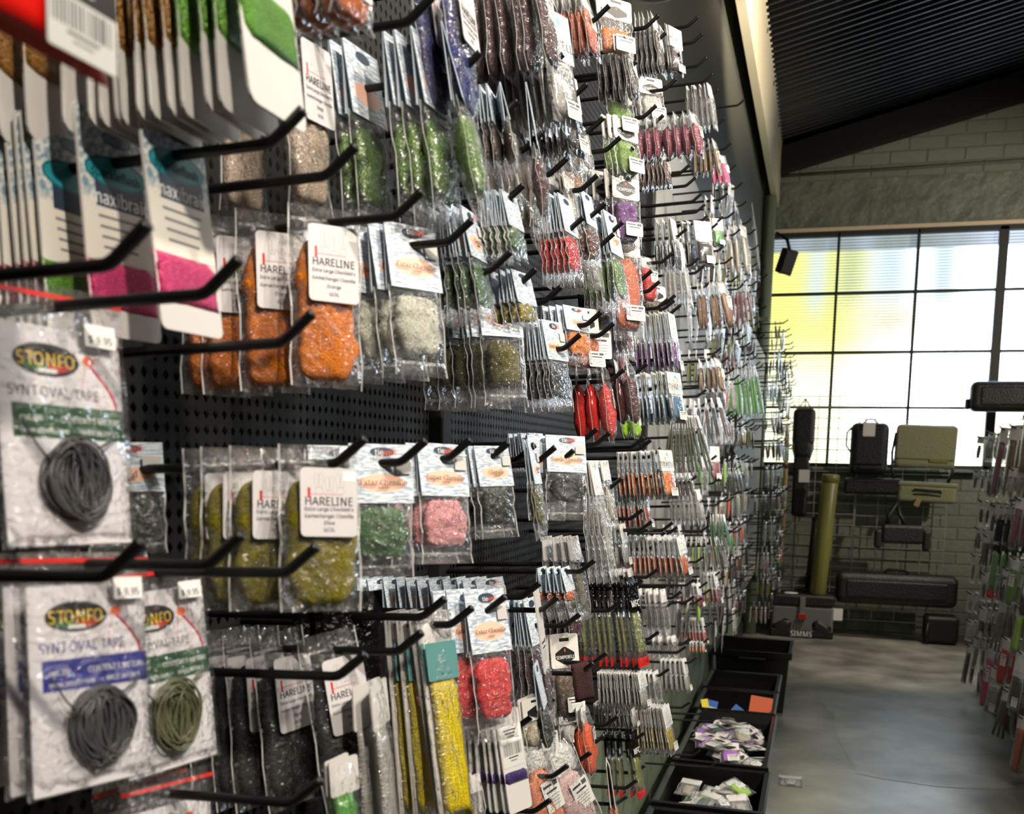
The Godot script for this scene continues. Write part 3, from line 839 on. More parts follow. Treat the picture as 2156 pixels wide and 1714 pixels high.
func build_room() -> void:
	var conc := StandardMaterial3D.new(); conc.resource_name = "concrete"
	conc.albedo_color = Color(0.54, 0.53, 0.49)
	conc.albedo_texture = noise_tex(0.006, 0.55, 1.0, 41, 512); conc.uv1_triplanar = true; conc.uv1_world_triplanar = true; conc.uv1_scale = Vector3(0.7, 0.7, 0.7)
	conc.roughness = 0.40; conc.roughness_texture = noise_tex(0.008, 0.7, 1.0, 42, 512)
	conc.metallic_specular = 0.75
	M["concrete"] = conc
	var patch := conc.duplicate(); patch.albedo_color = Color(0.54, 0.53, 0.49); patch.roughness = 0.46; M["patch"] = patch
	mat("greenwall", Color(0.45, 0.50, 0.42), 0.55, 0.0, noise_tex(0.012, 0.86, 1.0, 51), normal_tex(0.03, 3.0, 52), 1.2, 0.5)
	mat("lintel", Color(0.43, 0.455, 0.40), 0.6, 0.0, noise_tex(0.01, 0.82, 1.0, 53), normal_tex(0.02, 6.0, 54), 1.0, 0.8)
	for k in 3:
		mat("brick%d" % k, Color(0.405 + k * 0.012, 0.43 + k * 0.010, 0.375 + k * 0.010), 0.62, 0.0, null, normal_tex(0.05, 4.0, 60 + k, 128), 3.0, 0.2)
	mat("mortar", Color(0.38, 0.41, 0.35), 0.8)
	mat("plaster", Color(0.50, 0.50, 0.46), 0.8)
	mat("panel", Color(0.20, 0.195, 0.16), 0.36)
	mat("steel", Color(0.74, 0.69, 0.58), 0.38, 0.25)
	mat("roofsheet", Color(0.17, 0.17, 0.17), 0.20, 0.95)
	mat("rafter", Color(0.012, 0.012, 0.013), 0.9)
	mat("frame", Color(0.13, 0.14, 0.12), 0.6)
	mat("creamtrim", Color(0.80, 0.72, 0.62), 0.6)
	mat("redpouch", Color(0.88, 0.10, 0.07), 0.25)
	mat("skirting", Color(0.10, 0.11, 0.11), 0.5)
	struct("floor", box_mesh(Vector3(7.2, 0.1, 12.2)), M.concrete, Vector3(2.4, -0.05, -2.4))
	# the rougher repair patch in the slab, a thin skim with its own worn edge
	var pts := PackedVector2Array([Vector2(0.06, -5.62), Vector2(0.30, -5.66), Vector2(0.75, -5.60), Vector2(0.95, -5.56), Vector2(0.96, -4.9), Vector2(0.97, -4.3), Vector2(0.72, -4.10), Vector2(0.50, -4.06), Vector2(0.30, -4.09), Vector2(0.20, -4.13), Vector2(0.17, -4.4), Vector2(0.13, -4.75), Vector2(0.13, -5.05), Vector2(0.08, -5.25)])
	var st := st_new(); st.set_smooth_group(-1)
	for i in Geometry2D.triangulate_polygon(pts):
		st.add_vertex(Vector3(pts[i].x, 0.0012, pts[i].y))
	st.generate_normals()
	var fp := struct("trim_1", st.commit(), M.patch)
	tag(fp, "rough grey repair patch in the polished concrete floor", "")
	struct("wall_left", box_mesh(Vector3(0.15, 3.7, 11.4)), M.greenwall, Vector3(-0.56, 1.85, -2.1))
	struct("wall_right", box_mesh(Vector3(0.15, 5.2, 12.2)), M.plaster, Vector3(6.0, 2.6, -2.4))
	struct("wall_back", box_mesh(Vector3(7.0, 5.2, 0.15)), M.plaster, Vector3(2.5, 2.6, 3.55))
	struct("baseboard_left", box_mesh(Vector3(0.02, 0.09, 11.2)), M.skirting, Vector3(-0.476, 0.045, -2.2))
	# upper wall lining above the boards
	struct("trim_2", box_mesh(Vector3(0.02, 0.95, 7.4)), M.panel, Vector3(-0.476, 2.56, -4.1))
	# steel channel along the top of the wall: lower flange, web, lip, screws
	var ch := Node3D.new(); ch.name = "trim_3"; add_child(ch); ch.set_meta("kind", "structure")
	ch.position = Vector3(0, 0, 0)
	part("flange", box_mesh(Vector3(0.040, 0.004, 10.8)), M.steel, ch, Vector3(-0.399, 3.03, -2.4))
	part("web", box_mesh(Vector3(0.004, 0.46, 10.8)), M.steel, ch, Vector3(-0.381, 3.262, -2.4))
	part("lip", box_mesh(Vector3(0.010, 0.012, 10.8)), M.steel, ch, Vector3(-0.376, 3.487, -2.4))
	for k in 9:
		part("screw", lathe_mesh([[0.0, 0.006], [0.012, 0.005], [0.014, 0.0]], 8), M.ink, ch, Vector3(-0.379, 3.42, -7.2 + k * 0.76), Vector3(0, 0, -PI / 2))
	# corrugated roof rising away from the wall
	var n := 1260; var prof := []
	var z0 := 3.5; var dz := 11.4 / n
	var stc := st_new(); stc.set_smooth_group(0)
	var x0 := -0.50; var x1 := 6.1
	for i in n + 1:
		var z := z0 - i * dz
		var q := 0.012 * cos(z / 0.076 * TAU)
		for x in [x0, x1]:
			stc.set_uv(Vector2(x, z)); stc.add_vertex(Vector3(x, 3.46 + 0.245 * (x + 0.38) + q + 0.02, z))
	for i in n:
		var a := i * 2
		for k in [a, a + 2, a + 1, a + 1, a + 2, a + 3]: stc.add_index(k)
	stc.generate_normals()
	struct("ceiling", stc.commit(), M.roofsheet)
	var deck := box_mesh(Vector3(7.0, 0.05, 11.6))
	var dk := struct("trim_4", deck, M.rafter, Vector3(2.8, 3.46 + 0.245 * 3.18 + 0.10, -2.2)); dk.rotation.z = atan(0.245)
	for zr in [-7.80, -3.2, 1.4]:
		var rf := struct("trim_5" if zr < -7.0 else ("trim_6" if zr < 0 else "trim_7"), box_mesh(Vector3(6.6, 0.17, 0.12)), M.rafter, Vector3(2.75, 3.46 + 0.245 * 3.13 - 0.105, zr)); rf.rotation.z = atan(0.245)
		if zr > -7.0: rf.position.y += 0.07

const WX := [-0.489, 0.046, 0.581, 1.116, 1.70, 2.235, 2.77, 3.36]
const WY := [1.215, 1.628, 2.02, 2.435, 2.845]

func pane_tex() -> ImageTexture:
	# daylight through reeded glass: yellow-lit wall on the left, blue and grey shapes high up, near-white elsewhere
	var w := 320; var h := 200
	var im := Image.create(w, h, false, Image.FORMAT_RGBF)
	var n := FastNoiseLite.new(); n.seed = 77; n.frequency = 0.02
	for y in h:
		for x in w:
			var u := -0.49 + 3.85 * x / w; var v := 1.215 + 1.63 * (1.0 - float(y) / h)
			var c := Vector3(6.4, 7.8, 9.6)
			c = blend(c, Vector3(1.25, 1.25, 0.86), smoothstep(0.75, -0.05, u) * 0.95)
			c = blend(c, Vector3(1.08, 1.04, 0.26), smoothstep(0.60, 0.0, u) * smoothstep(1.75, 2.3, v))
			var blue := exp(-pow((u - 0.40) / 0.20, 2)) + exp(-pow((u - 0.76) / 0.12, 2)) + 0.8 * exp(-pow((u + 0.10) / 0.09, 2))
			c = blend(c, Vector3(0.62, 0.82, 0.96), clampf(blue, 0, 1) * smoothstep(2.15, 2.45, v))
			c = blend(c, Vector3(0.52, 0.60, 0.32), exp(-pow((u - 0.13) / 0.10, 2)) * smoothstep(2.25, 2.5, v) * 0.9)
			c = blend(c, Vector3(0.92, 0.86, 0.62), exp(-pow((u - 0.42) / 0.24, 2)) * exp(-pow((v - 2.25) / 0.17, 2)))
			c = blend(c, Vector3(1.25, 1.25, 0.85), smoothstep(0.7, 1.2, u) * smoothstep(2.1, 1.7, v) * 0.8)
			if v > 2.745:
				c = Vector3(0.22, 0.27, 0.27) + Vector3(0.05, 0.06, 0.10) * (1.0 + 2.0 * n.get_noise_2d(x * 2.0, 7.0))
				if u > 0.85: c += Vector3(0.25, 0.28, 0.42) * clampf((u - 0.85) * 4.0, 0, 1)
			im.set_pixel(x, y, Color(c.x / 10.0, c.y / 10.0, c.z / 10.0))
	return img_tex(im)

func blend(a: Vector3, b: Vector3, t: float) -> Vector3:
	return Vector3(a.x * pow(b.x / a.x, t), a.y * pow(b.y / a.y, t), a.z * pow(b.z / a.z, t))

func build_far_wall() -> void:
	var zf := -7.85
	var wall := Node3D.new(); wall.name = "wall_far"; add_child(wall); wall.set_meta("kind", "structure")
	part("mortar_bed", box_mesh(Vector3(7.0, 1.21, 0.2)), M.mortar, wall, Vector3(2.5, 0.605, zf - 0.1005))
	part("mortar_bed", box_mesh(Vector3(7.0, 2.4, 0.2)), M.mortar, wall, Vector3(2.5, 4.35, zf - 0.1005))
	part("lintel_beam", box_mesh(Vector3(7.0, 0.335, 0.22)), M.lintel, wall, Vector3(2.5, 3.045, zf - 0.105))
	part("pier", box_mesh(Vector3(0.5, 1.7, 0.2)), M.mortar, wall, Vector3(-0.745, 2.05, zf - 0.1005))
	part("pier", box_mesh(Vector3(2.7, 1.7, 0.2)), M.mortar, wall, Vector3(4.71, 2.05, zf - 0.1005))
	var bm := rbox(Vector3(0.232, 0.078, 0.05), 0.006, 2)
	var count := 0
	for row in 14:
		for col in range(0, 11):
			var x := -0.62 + col * 0.243 + (0.1215 if row % 2 else 0.0)
			var y := 0.045 + row * 0.0868
			if y > 1.17: continue
			part("brick", bm, M["brick%d" % ((row * 7 + col * 5) % 3)], wall, Vector3(x, y, zf - 0.021)); count += 1
	for row in 16:
		for col in range(0, 12):
			var x := -0.62 + col * 0.243 + (0.1215 if row % 2 else 0.0)
			var y := 3.262 + row * 0.0868
			if y > 3.46 + 0.245 * (x + 0.5) or count >= 298: continue
			part("brick", bm, M["brick%d" % ((row * 5 + col * 3) % 3)], wall, Vector3(x, y, zf - 0.021)); count += 1
	# conduit along the wall
	var con := struct("trim_8", tube_mesh(PackedVector3Array([Vector3(-0.45, 3.262, zf + 0.012), Vector3(2.0, 3.285, zf + 0.012), Vector3(4.0, 3.30, zf + 0.012)]), 0.012, 8), M.lintel)
	tag(con, "painted conduit running along the far wall above the window", "")
	# the window
	var win := Node3D.new(); win.name = "window_1"; add_child(win); win.set_meta("kind", "structure")
	var emit := StandardMaterial3D.new(); emit.resource_name = "reeded_glass"
	emit.albedo_color = Color(0.5, 0.52, 0.52); emit.roughness = 0.3
	emit.emission_enabled = true; emit.emission_texture = pane_tex(); emit.emission = Color.BLACK; emit.emission_energy_multiplier = 10.0
	M["pane"] = emit
	var reed := StandardMaterial3D.new(); reed.resource_name = "reed"
	reed.albedo_color = Color(0.40, 0.42, 0.40, 0.62); reed.transparency = BaseMaterial3D.TRANSPARENCY_ALPHA; reed.roughness = 0.5
	M["reed"] = reed
	for j in WY.size() - 1:
		for i in WX.size() - 1:
			var a := Vector2(WX[i], WY[j]); var b := Vector2(WX[i + 1], WY[j + 1])
			var st := st_new()
			var q := [Vector2(a.x, b.y), b, Vector2(b.x, a.y), a]
			for k in [0, 1, 2, 0, 2, 3]:
				var p: Vector2 = q[k]
				st.set_normal(Vector3(0, 0, 1)); st.set_uv(Vector2((p.x + 0.489) / 3.849, 1.0 - (p.y - 1.215) / 1.63)); st.add_vertex(Vector3(p.x, p.y, 0))
			var pane := part("window_pane", st.commit(), emit, win, Vector3(0, 0, zf - 0.05))
	var sr := st_new()
	for k in 81:
		box_into(sr, Vector3(1.43, 1.225 + k * 0.0201, zf - 0.044), Vector3(3.84, 0.0042, 0.003))
	var rd := part("glass_reeding", sr.commit(), reed, win); rd.set_meta("kind", "stuff")
	for i in WX.size():
		var thick: float = 0.062 if (i == 3 or i == 6) else 0.020
		part("mullion", rbox(Vector3(thick, 1.66, 0.05), 0.004, 1), M.frame, win, Vector3(WX[i] + (0.012 if thick > 0.03 else 0.0), 2.03, zf - 0.02))
	for j in range(1, WY.size() - 1):
		for i in WX.size() - 1:
			part("glazing_bar", box_mesh(Vector3(WX[i + 1] - WX[i] - 0.02, 0.018, 0.04)), M.frame, win, Vector3((WX[i] + WX[i + 1]) / 2, WY[j], zf - 0.022))
	part("head_frame", box_mesh(Vector3(3.9, 0.032, 0.05)), M.frame, win, Vector3(1.43, 2.850, zf - 0.02))
	part("sill_frame", box_mesh(Vector3(3.9, 0.026, 0.05)), M.frame, win, Vector3(1.43, 1.212, zf - 0.02))
	part("head_trim", box_mesh(Vector3(3.9, 0.026, 0.02)), M.creamtrim, win, Vector3(1.43, 2.878, zf + 0.008))
	part("sill", rbox(Vector3(3.95, 0.022, 0.10), 0.005, 1), M.lintel, win, Vector3(1.43, 1.186, zf + 0.035))

# black perforated panels and the paler boards behind the hooks
func perforated(z0: float, z1: float, y0: float, y1: float) -> ArrayMesh:
	var p := 0.0127; var st := st_new(); st.set_smooth_group(-1)
	var nz := int(round((z0 - z1) / p)); var ny := int(round((y1 - y0) / p))
	var r := 0.36
	for j in ny:
		for i in nz:
			var c := Vector3(0, y0 + (j + 0.5) * p, z0 - (i + 0.5) * p)
			var h := p * 0.5
			var o := [c + Vector3(0, h, h), c + Vector3(0, h, -h), c + Vector3(0, -h, -h), c + Vector3(0, -h, h)]
			var d := [c + Vector3(0, h * 2 * r, 0), c + Vector3(0, 0, -h * 1.7 * r), c + Vector3(0, -h * 2 * r, 0), c + Vector3(0, 0, h * 1.7 * r)]
			for k in 4:
				var a: Vector3 = o[k]; var b: Vector3 = o[(k + 1) % 4]; var e: Vector3 = d[k]; var g: Vector3 = d[(k + 1) % 4]
				for v in [a, b, e, e, b, g]: st.add_vertex(v)
	st.generate_normals()
	return st.commit()

func build_boards() -> void:
	var b1 := base("perforated_board", Vector3(BOARD_X + 0.012, 0, 0))
	part("panel", perforated(0.2, -1.19, 0.40, 1.98), M.board, b1)
	part("backing", box_mesh(Vector3(0.006, 1.6, 1.42)), M.boardback, b1, Vector3(-0.012, 1.19, -0.5))
	part("upright", rbox(Vector3(0.03, 1.75, 0.035), 0.003, 1), M.board, b1, Vector3(0.0, 1.22, -1.21))
	tag(b1, "black perforated board with diamond holes behind the nearest packets", "board")
	var b2 := base("perforated_board", Vector3(BOARD_X + 0.012, 0, 0))
	part("panel", perforated(-1.235, -2.72, 0.62, 2.06), M.board, b2)
	part("backing", box_mesh(Vector3(0.006, 1.46, 1.5)), M.boardback, b2, Vector3(-0.012, 1.34, -1.98))
	part("upright", rbox(Vector3(0.03, 1.6, 0.035), 0.003, 1), M.board, b2, Vector3(0.0, 1.34, -2.74))
	tag(b2, "black perforated board behind the orange and khaki packet rows", "board")
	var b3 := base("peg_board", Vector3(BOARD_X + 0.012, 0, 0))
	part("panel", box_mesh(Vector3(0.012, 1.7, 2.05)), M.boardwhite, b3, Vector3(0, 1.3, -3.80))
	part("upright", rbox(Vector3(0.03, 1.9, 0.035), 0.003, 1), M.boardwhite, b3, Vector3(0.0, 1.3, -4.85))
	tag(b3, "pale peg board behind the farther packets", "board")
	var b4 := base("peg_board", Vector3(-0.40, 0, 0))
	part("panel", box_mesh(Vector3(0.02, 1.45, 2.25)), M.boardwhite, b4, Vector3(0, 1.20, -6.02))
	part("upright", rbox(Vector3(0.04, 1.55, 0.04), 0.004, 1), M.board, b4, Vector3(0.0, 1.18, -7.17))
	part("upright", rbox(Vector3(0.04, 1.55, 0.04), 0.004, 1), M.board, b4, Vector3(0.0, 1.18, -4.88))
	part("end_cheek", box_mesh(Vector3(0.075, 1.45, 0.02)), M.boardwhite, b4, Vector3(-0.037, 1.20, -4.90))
	tag(b4, "pale peg board standing proud of the wall nearest the window", "board")

func build_lamps() -> void:
	for i in BATTENS.size():
		var c: Vector3 = BATTENS[i][0]
		var o := base("batten_lamp", c)
		part("channel", rbox(Vector3(0.07, 0.05, 1.26), 0.008, 1), M.paper, o, Vector3(0.02, 0.06, 0))
		part("light_tube", tube_mesh(PackedVector3Array([Vector3(0, 0, -0.6), Vector3(0, 0, 0.6)]), 0.014, 10), M.glow, o)
		for s in [-1.0, 1.0]:
			part("lamp_holder", rbox(Vector3(0.04, 0.07, 0.02), 0.004, 1), M.paper, o, Vector3(0, 0.015, s * 0.61))
			part("drop_wire", tube_mesh(PackedVector3Array([Vector3(0.02, 0.08, s * 0.4), Vector3(0.02, 3.42 + 0.245 * (c.x + 0.40) - c.y, s * 0.4)]), 0.003, 6), M.ink, o)
		tag(o, ["fluorescent batten over the aisle nearest the camera", "fluorescent batten in the middle of the aisle", "fluorescent batten low over the left of the aisle"][i], "lamp")
	for i in SPOTS.size():
		var s: Array = SPOTS[i]
		var p: Vector3 = s[0]; var a: Vector3 = s[1]
		var o := base("track_spotlight", p)
		o.look_at_from_position(p, a, Vector3.UP)
		part("can", lathe_mesh([[0.0, 0.13], [0.035, 0.13], [0.042, 0.12], [0.042, 0.0], [0.038, 0.0], [0.038, 0.02], [0.0, 0.02]], 20), M.paper, o, Vector3.ZERO, Vector3(PI / 2, 0, 0))
		part("lamp_glow", lathe_mesh([[0.0, 0.001], [0.036, 0.0]], 20), M.glow, o, Vector3(0, 0, 0.012), Vector3(-PI / 2, 0, 0))
		part("stem", tube_mesh(PackedVector3Array([Vector3(0, 0.03, 0.07), Vector3(0, 0.20, 0.10)]), 0.008, 8), M.ink, o)
		tag(o, "white track spotlight over the aisle, " + ["nearest the camera", "second along the aisle", "third along the aisle", "fourth along the aisle", "turned up at the ceiling beam", "lighting the floor by the window", "turned at the wall above the window"][i], "lamp", "track spotlights")
# ------------------------------------------------------------------ far stock on the left wall
const COLS := ["greywhite", "black", "cream", "slate", "brown", "gold", "olivegreen", "white", "darkbrown", "rust", "khaki", "navy", "rose", "darkgreen"]
const COL_WORDS := {"greywhite": "silver grey", "black": "black", "cream": "cream", "slate": "slate", "brown": "brown", "gold": "gold", "olivegreen": "olive", "white": "white", "darkbrown": "dark brown", "rust": "rust", "khaki": "khaki", "navy": "navy", "rose": "rose", "darkgreen": "dark green", "red2": "crimson", "lime": "lime", "orangefl": "fluorescent orange", "grass": "bright green"}
const NTH := ["first", "second", "third", "fourth", "fifth", "sixth", "seventh", "eighth", "ninth", "tenth", "eleventh", "twelfth", "thirteenth", "fourteenth", "fifteenth", "sixteenth", "seventeenth", "eighteenth", "nineteenth", "twentieth", "twenty-first", "twenty-second", "twenty-third", "twenty-fourth"]

func far_proto(kind: String, col: String, h: float, w: float) -> Node3D:
	var r := {"k": kind, "c": col, "t": 0.012, "b": h, "w": w, "z": h * 10.0 + w, "y": 1.0, "d": "x"}
	return make_packet(r, false, 0.012, col)

var distant: SurfaceTool
func build_far_stock() -> void:
	distant = st_new()
	var protos := []
	var kinds := ["clear", "lens", "strip", "clear", "feather", "tie"]
	var q := RandomNumberGenerator.new(); q.seed = 19
	for k in COLS.size():
		protos.append([far_proto(kinds[k % 6], COLS[k], q.randf_range(0.075, 0.105), q.randf_range(0.030, 0.045)), kinds[k % 6], COLS[k]])
	var bright := []
	for c in ["red2", "lime", "orangefl", "grass"]: bright.append([far_proto("lens", c, 0.08, 0.034), "lens", c])
	var taken := []
	for r in RACK: taken.append(Vector2(r.y, r.z))
	var rows := [1.99, 1.86, 1.735, 1.605, 1.475, 1.345, 1.215, 1.09, 0.97, 0.86, 0.755, 0.65]
	var count := 0
	# section one: on the wall board
	var col := 0
	var z := -2.48
	while z > -4.75:
		for j in rows.size():
			var free := true
			for t in taken:
				if absf(t.x - rows[j]) < 0.055 and absf(t.y - z) < 0.085: free = false
			if not free: continue
			if j == 0 and z > -2.9: continue
			if j > 9 and z > -3.4: continue
			far_hook(protos, bright, q, Vector3(-0.275, rows[j] + q.randf_range(-0.01, 0.01), z), "on the wall board, %s row down, %s column in" % [NTH[j], NTH[col]])
		col += 1
		z -= 0.21
	# section two: on the board standing proud by the window
	col = 0
	z = -5.0
	while z > -7.12:
		for j in range(2, 13):
			var y: float = 1.86 - (j - 2) * 0.135
			far_hook(protos, bright, q, Vector3(-0.195, y + q.randf_range(-0.01, 0.01), z), "on the window end board, %s row down, %s column in" % [NTH[j - 2], NTH[col]])
		col += 1
		z -= 0.30
	var stuffed := part("distant_peg_hooks", distant.commit(), M.hook, self)
	tag(stuffed, "cluster of small black peg hooks on the window end board", "hooks", "", "stuff")
	for p in protos: p[0].free()
	for p in bright: p[0].free()

func far_hook(protos: Array, bright: Array, q: RandomNumberGenerator, at: Vector3, where: String) -> void:
	if at.z < -4.9: distant.append_from(hook_mesh, 0, Transform3D(Basis.IDENTITY, at))
	else:
		var o := part("peg_hook", hook_mesh, M.hook, self, at)
		tag(o, "black peg hook " + where, "hook", "black peg hooks")
	if q.randf() < 0.12: return
	var p: Array = protos[q.randi() % protos.size()] if q.randf() < 0.86 else bright[q.randi() % bright.size()]
	var n := 2 + q.randi() % 3
	for i in n:
		var c: Node3D = p[0].duplicate()
		c.name = numbered(NAMES[p[1]][0])
		add_child(c)
		var x := at.x - 0.012 - i * 0.024 - q.randf() * 0.01
		c.position = Vector3(x, at.y + (x - at.x) * 0.045, at.z)
		c.rotation = Vector3(deg_to_rad(q.randf_range(-6, 4)), PI / 2 - deg_to_rad(q.randf_range(-8, 22) if i == 0 else q.randf_range(-5, 8)), deg_to_rad(q.randf_range(-3, 5)))
		tag(c, "%s packet %s%s" % [COL_WORDS[p[2]], ordinal(i, n), where], "packet", "packets " + where)

# ------------------------------------------------------------------ gondola on the right of the aisle
# [z, y, kind, n, fill, top, bottom, width, words]
const GONDOLA := [
	[-5.75, 1.36, "clear", 5, "black", 0.01, 0.12, 0.05, "clear packet of black fur on the top row at the far end"],
	[-5.40, 1.37, "lens", 5, "greywhite", 0.01, 0.12, 0.045, "clear packet of grey fur on the top row"],
	[-5.05, 1.38, "strip", 4, "rose", 0.01, 0.30, 0.05, "long packet of wine red hackle on the top row"],
	[-4.80, 1.38, "strip", 4, "gold", 0.01, 0.28, 0.05, "long packet of gold hackle on the top row"],
	[-4.50, 1.40, "strip", 5, "tan", 0.01, 0.22, 0.05, "long packet of tan hackle on the top row"],
	[-4.20, 1.40, "strip", 5, "cream", 0.01, 0.22, 0.05, "long packet of cream hackle on the top row"],
	[-5.80, 1.19, "clear", 5, "slate", 0.01, 0.10, 0.045, "clear packet of slate fur on the second row"],
	[-5.55, 1.04, "clear", 6, "black", 0.01, 0.12, 0.05, "clear packet of black fur on the third row"],
	[-5.60, 0.90, "feather", 6, "greyfeather", 0.01, 0.10, 0.045, "clear packet of grey feathers on the fourth row"],
	[-4.55, 1.08, "strip", 6, "red2", 0.01, 0.20, 0.045, "packet of dark red hackle below the tan ones"],
	[-5.65, 0.76, "clear", 5, "khaki", 0.01, 0.14, 0.045, "clear packet of khaki fur on the fifth row"],
	[-5.00, 0.96, "mfc", 7, "grass", 0.02, 0.34, 0.05, "long lime green streamer packet with dark top"],
	[-4.55, 0.84, "lens", 4, "lime2", 0.01, 0.20, 0.06, "clear packet of lime green fur beside the lime streamers"],
	[-4.25, 0.82, "lens", 5, "darkbrown", 0.01, 0.18, 0.06, "clear packet of dark brown fur beside the lime fur"],
	[-4.35, 0.66, "strip", 4, "lime", 0.01, 0.18, 0.05, "packet of yellow lime fibre under the brown fur"],
	[-4.75, 0.64, "feather", 5, "greyfeather", 0.01, 0.22, 0.05, "packet of pale grey feathers under the lime fur"],
	[-5.70, 0.56, "clear", 5, "greywhite", 0.01, 0.10, 0.045, "clear packet of silver flash on the sixth row"],
	[-5.65, 0.42, "clear", 6, "white", 0.01, 0.10, 0.045, "clear packet of white flash on the seventh row"],
	[-5.60, 0.30, "strip", 4, "olivegreen", 0.01, 0.20, 0.045, "packet of olive hackle on the lowest row at the far end"],
	[-4.25, 0.50, "tie", 6, "slate", 0.01, 0.22, 0.06, "white sleeve packet of slate fibre near the right edge"],
	[-4.95, 0.42, "lens", 5, "magenta", 0.01, 0.30, 0.06, "long packet of hot pink fibre low on the gondola"],
	[-4.60, 0.50, "lens", 5, "red", 0.01, 0.20, 0.06, "packet of red fibre above the white lettered row"],
	[-4.78, 0.34, "tie", 7, "greywhite", 0.01, 0.20, 0.07, "white lettered packet low on the gondola"],
	[-5.30, 1.20, "lens", 5, "darkbrown", 0.01, 0.13, 0.05, "clear packet of umber fur under the grey fur"],
	[-5.15, 1.03, "clear", 5, "navy", 0.01, 0.13, 0.05, "clear packet of navy fur left of the dark red hackle"],
	[-5.30, 0.88, "feather", 5, "brownfeather", 0.01, 0.14, 0.05, "clear packet of brown feathers left of the lime streamers"],
	[-5.30, 0.70, "clear", 5, "slate", 0.01, 0.13, 0.05, "clear packet of slate fur under the brown feathers"],
	[-5.25, 0.54, "tie", 5, "black", 0.01, 0.14, 0.05, "white sleeve packet of black fibre above the pink fibre"],
	[-5.35, 0.38, "clear", 5, "khaki", 0.01, 0.15, 0.05, "clear packet of khaki fibre low at the far end"],
	[-4.20, 1.14, "lens", 5, "maroon", 0.01, 0.18, 0.06, "clear packet of maroon fur at the right edge"],
	[-4.75, 1.20, "clear", 5, "cream", 0.01, 0.12, 0.05, "clear packet of cream fur under the gold hackle"],
	[-4.70, 0.78, "lens", 5, "slate", 0.01, 0.14, 0.06, "clear packet of grey fur between the lime ones"],
	[-4.50, 0.30, "feather", 5, "brownfeather", 0.01, 0.20, 0.05, "packet of brown feathers beside the white lettered row"],
	[-4.15, 0.27, "strip", 5, "rust", 0.01, 0.22, 0.05, "packet of rust brown hackle at the bottom right"],
]

func build_gondola() -> void:
	var bx := 0.98
	var g := base("gondola", Vector3(bx, 0, -4.0))
	part("panel", box_mesh(Vector3(0.02, 1.32, 4.1)), M.board, g, Vector3(0.02, 0.76, 0.05))
	part("base_deck", rbox(Vector3(0.42, 0.10, 4.1), 0.008, 1), M.board, g, Vector3(0.12, 0.05, 0.05))
	for k in 4:
		part("upright", rbox(Vector3(0.04, 1.44, 0.04), 0.004, 1), M.board, g, Vector3(0.03, 0.72, 2.05 - k * 1.36))
	tag(g, "black free-standing gondola on the right of the aisle", "gondola")
	var q := RandomNumberGenerator.new(); q.seed = 31
	for r in GONDOLA:
		var d := {"k": r[3 - 1], "c": r[4], "t": r[5], "b": r[6], "w": r[7], "z": r[0], "y": r[1], "d": r[8]}
		if r[8].contains("lettered"): d["txt"] = "TIEWELL"
		var n: int = r[3]
		place_hook(r[1], r[0], "the " + short_of(r[8]), bx - 0.2, PI, "hooks on the gondola")
		var proto := make_packet(d, true, 0.02, r[4])
		for i in n:
			var o: Node3D = proto if i == 0 else proto.duplicate()
			o.name = numbered(NAMES[d.k][0])
			if o.get_parent() == null: add_child(o)
			var x := bx - 0.195 + i * 0.030 + q.randf() * 0.004
			o.position = Vector3(x, r[1] - (x - bx + 0.2) * 0.045, r[0] + q.randf_range(-0.004, 0.004))
			var face := -PI / 2 + deg_to_rad(q.randf_range(30, 40) if i == 0 else q.randf_range(14, 20))
			o.rotation = Vector3(deg_to_rad(q.randf_range(-5, 3)), face, deg_to_rad(q.randf_range(-6, -3)))
			tag(o, ordinal(i, n) + r[8], NAMES[d.k][1], r[8] + " row")

func short_of(s: String) -> String:
	var w := s.split(" ")
	return " ".join(w.slice(0, mini(w.size(), 10)))

# ------------------------------------------------------------------ tubs on the floor
func tub(z0: float, z1: float, x0: float, x1: float, h: float, words: String) -> Node3D:
	var o := base("storage_tub", Vector3((x0 + x1) / 2, 0, (z0 + z1) / 2))
	var w := x1 - x0; var d := z0 - z1
	var t := 0.006; var k := 0.88
	var st := st_new(); st.set_smooth_group(-1)
	var ring := func(y: float, s: float, ins: float) -> Array:
		return [Vector3(-w / 2 * s + ins, y, -d / 2 * s + ins), Vector3(w / 2 * s - ins, y, -d / 2 * s + ins), Vector3(w / 2 * s - ins, y, d / 2 * s - ins), Vector3(-w / 2 * s + ins, y, d / 2 * s - ins)]
	var prof := [[0.0, k, 0.0], [h - 0.03, 0.97, 0.0], [h - 0.03, 1.0, -0.008], [h, 1.0, -0.010], [h + 0.004, 1.0, -0.004], [h, 1.0, 0.010], [h - 0.03, 0.97, t], [0.008, k, t]]
	var rings := []
	for p in prof: rings.append(ring.call(p[0], p[1], p[2]))
	for i in rings.size() - 1:
		for s in 4:
			var a: Vector3 = rings[i][s]; var b: Vector3 = rings[i][(s + 1) % 4]; var c: Vector3 = rings[i + 1][(s + 1) % 4]; var e: Vector3 = rings[i + 1][s]
			for v in [a, c, b, a, e, c]: st.add_vertex(v)
	for r in [rings[0], rings[rings.size() - 1]]:
		for v in [r[0], r[1], r[2], r[0], r[2], r[3]]: st.add_vertex(v)
	st.generate_normals()
	part("tub_shell", st.commit(), M.tub, o)
	for s in [-1.0, 1.0]:
		part("handle_lip", rbox(Vector3(w * 0.36, 0.014, 0.012), 0.004, 1), M.tub, o, Vector3(0, h - 0.036, s * (d / 2 * 0.985 + 0.008)))
	tag(o, words, "tub", "black tubs along the wall")
	return o

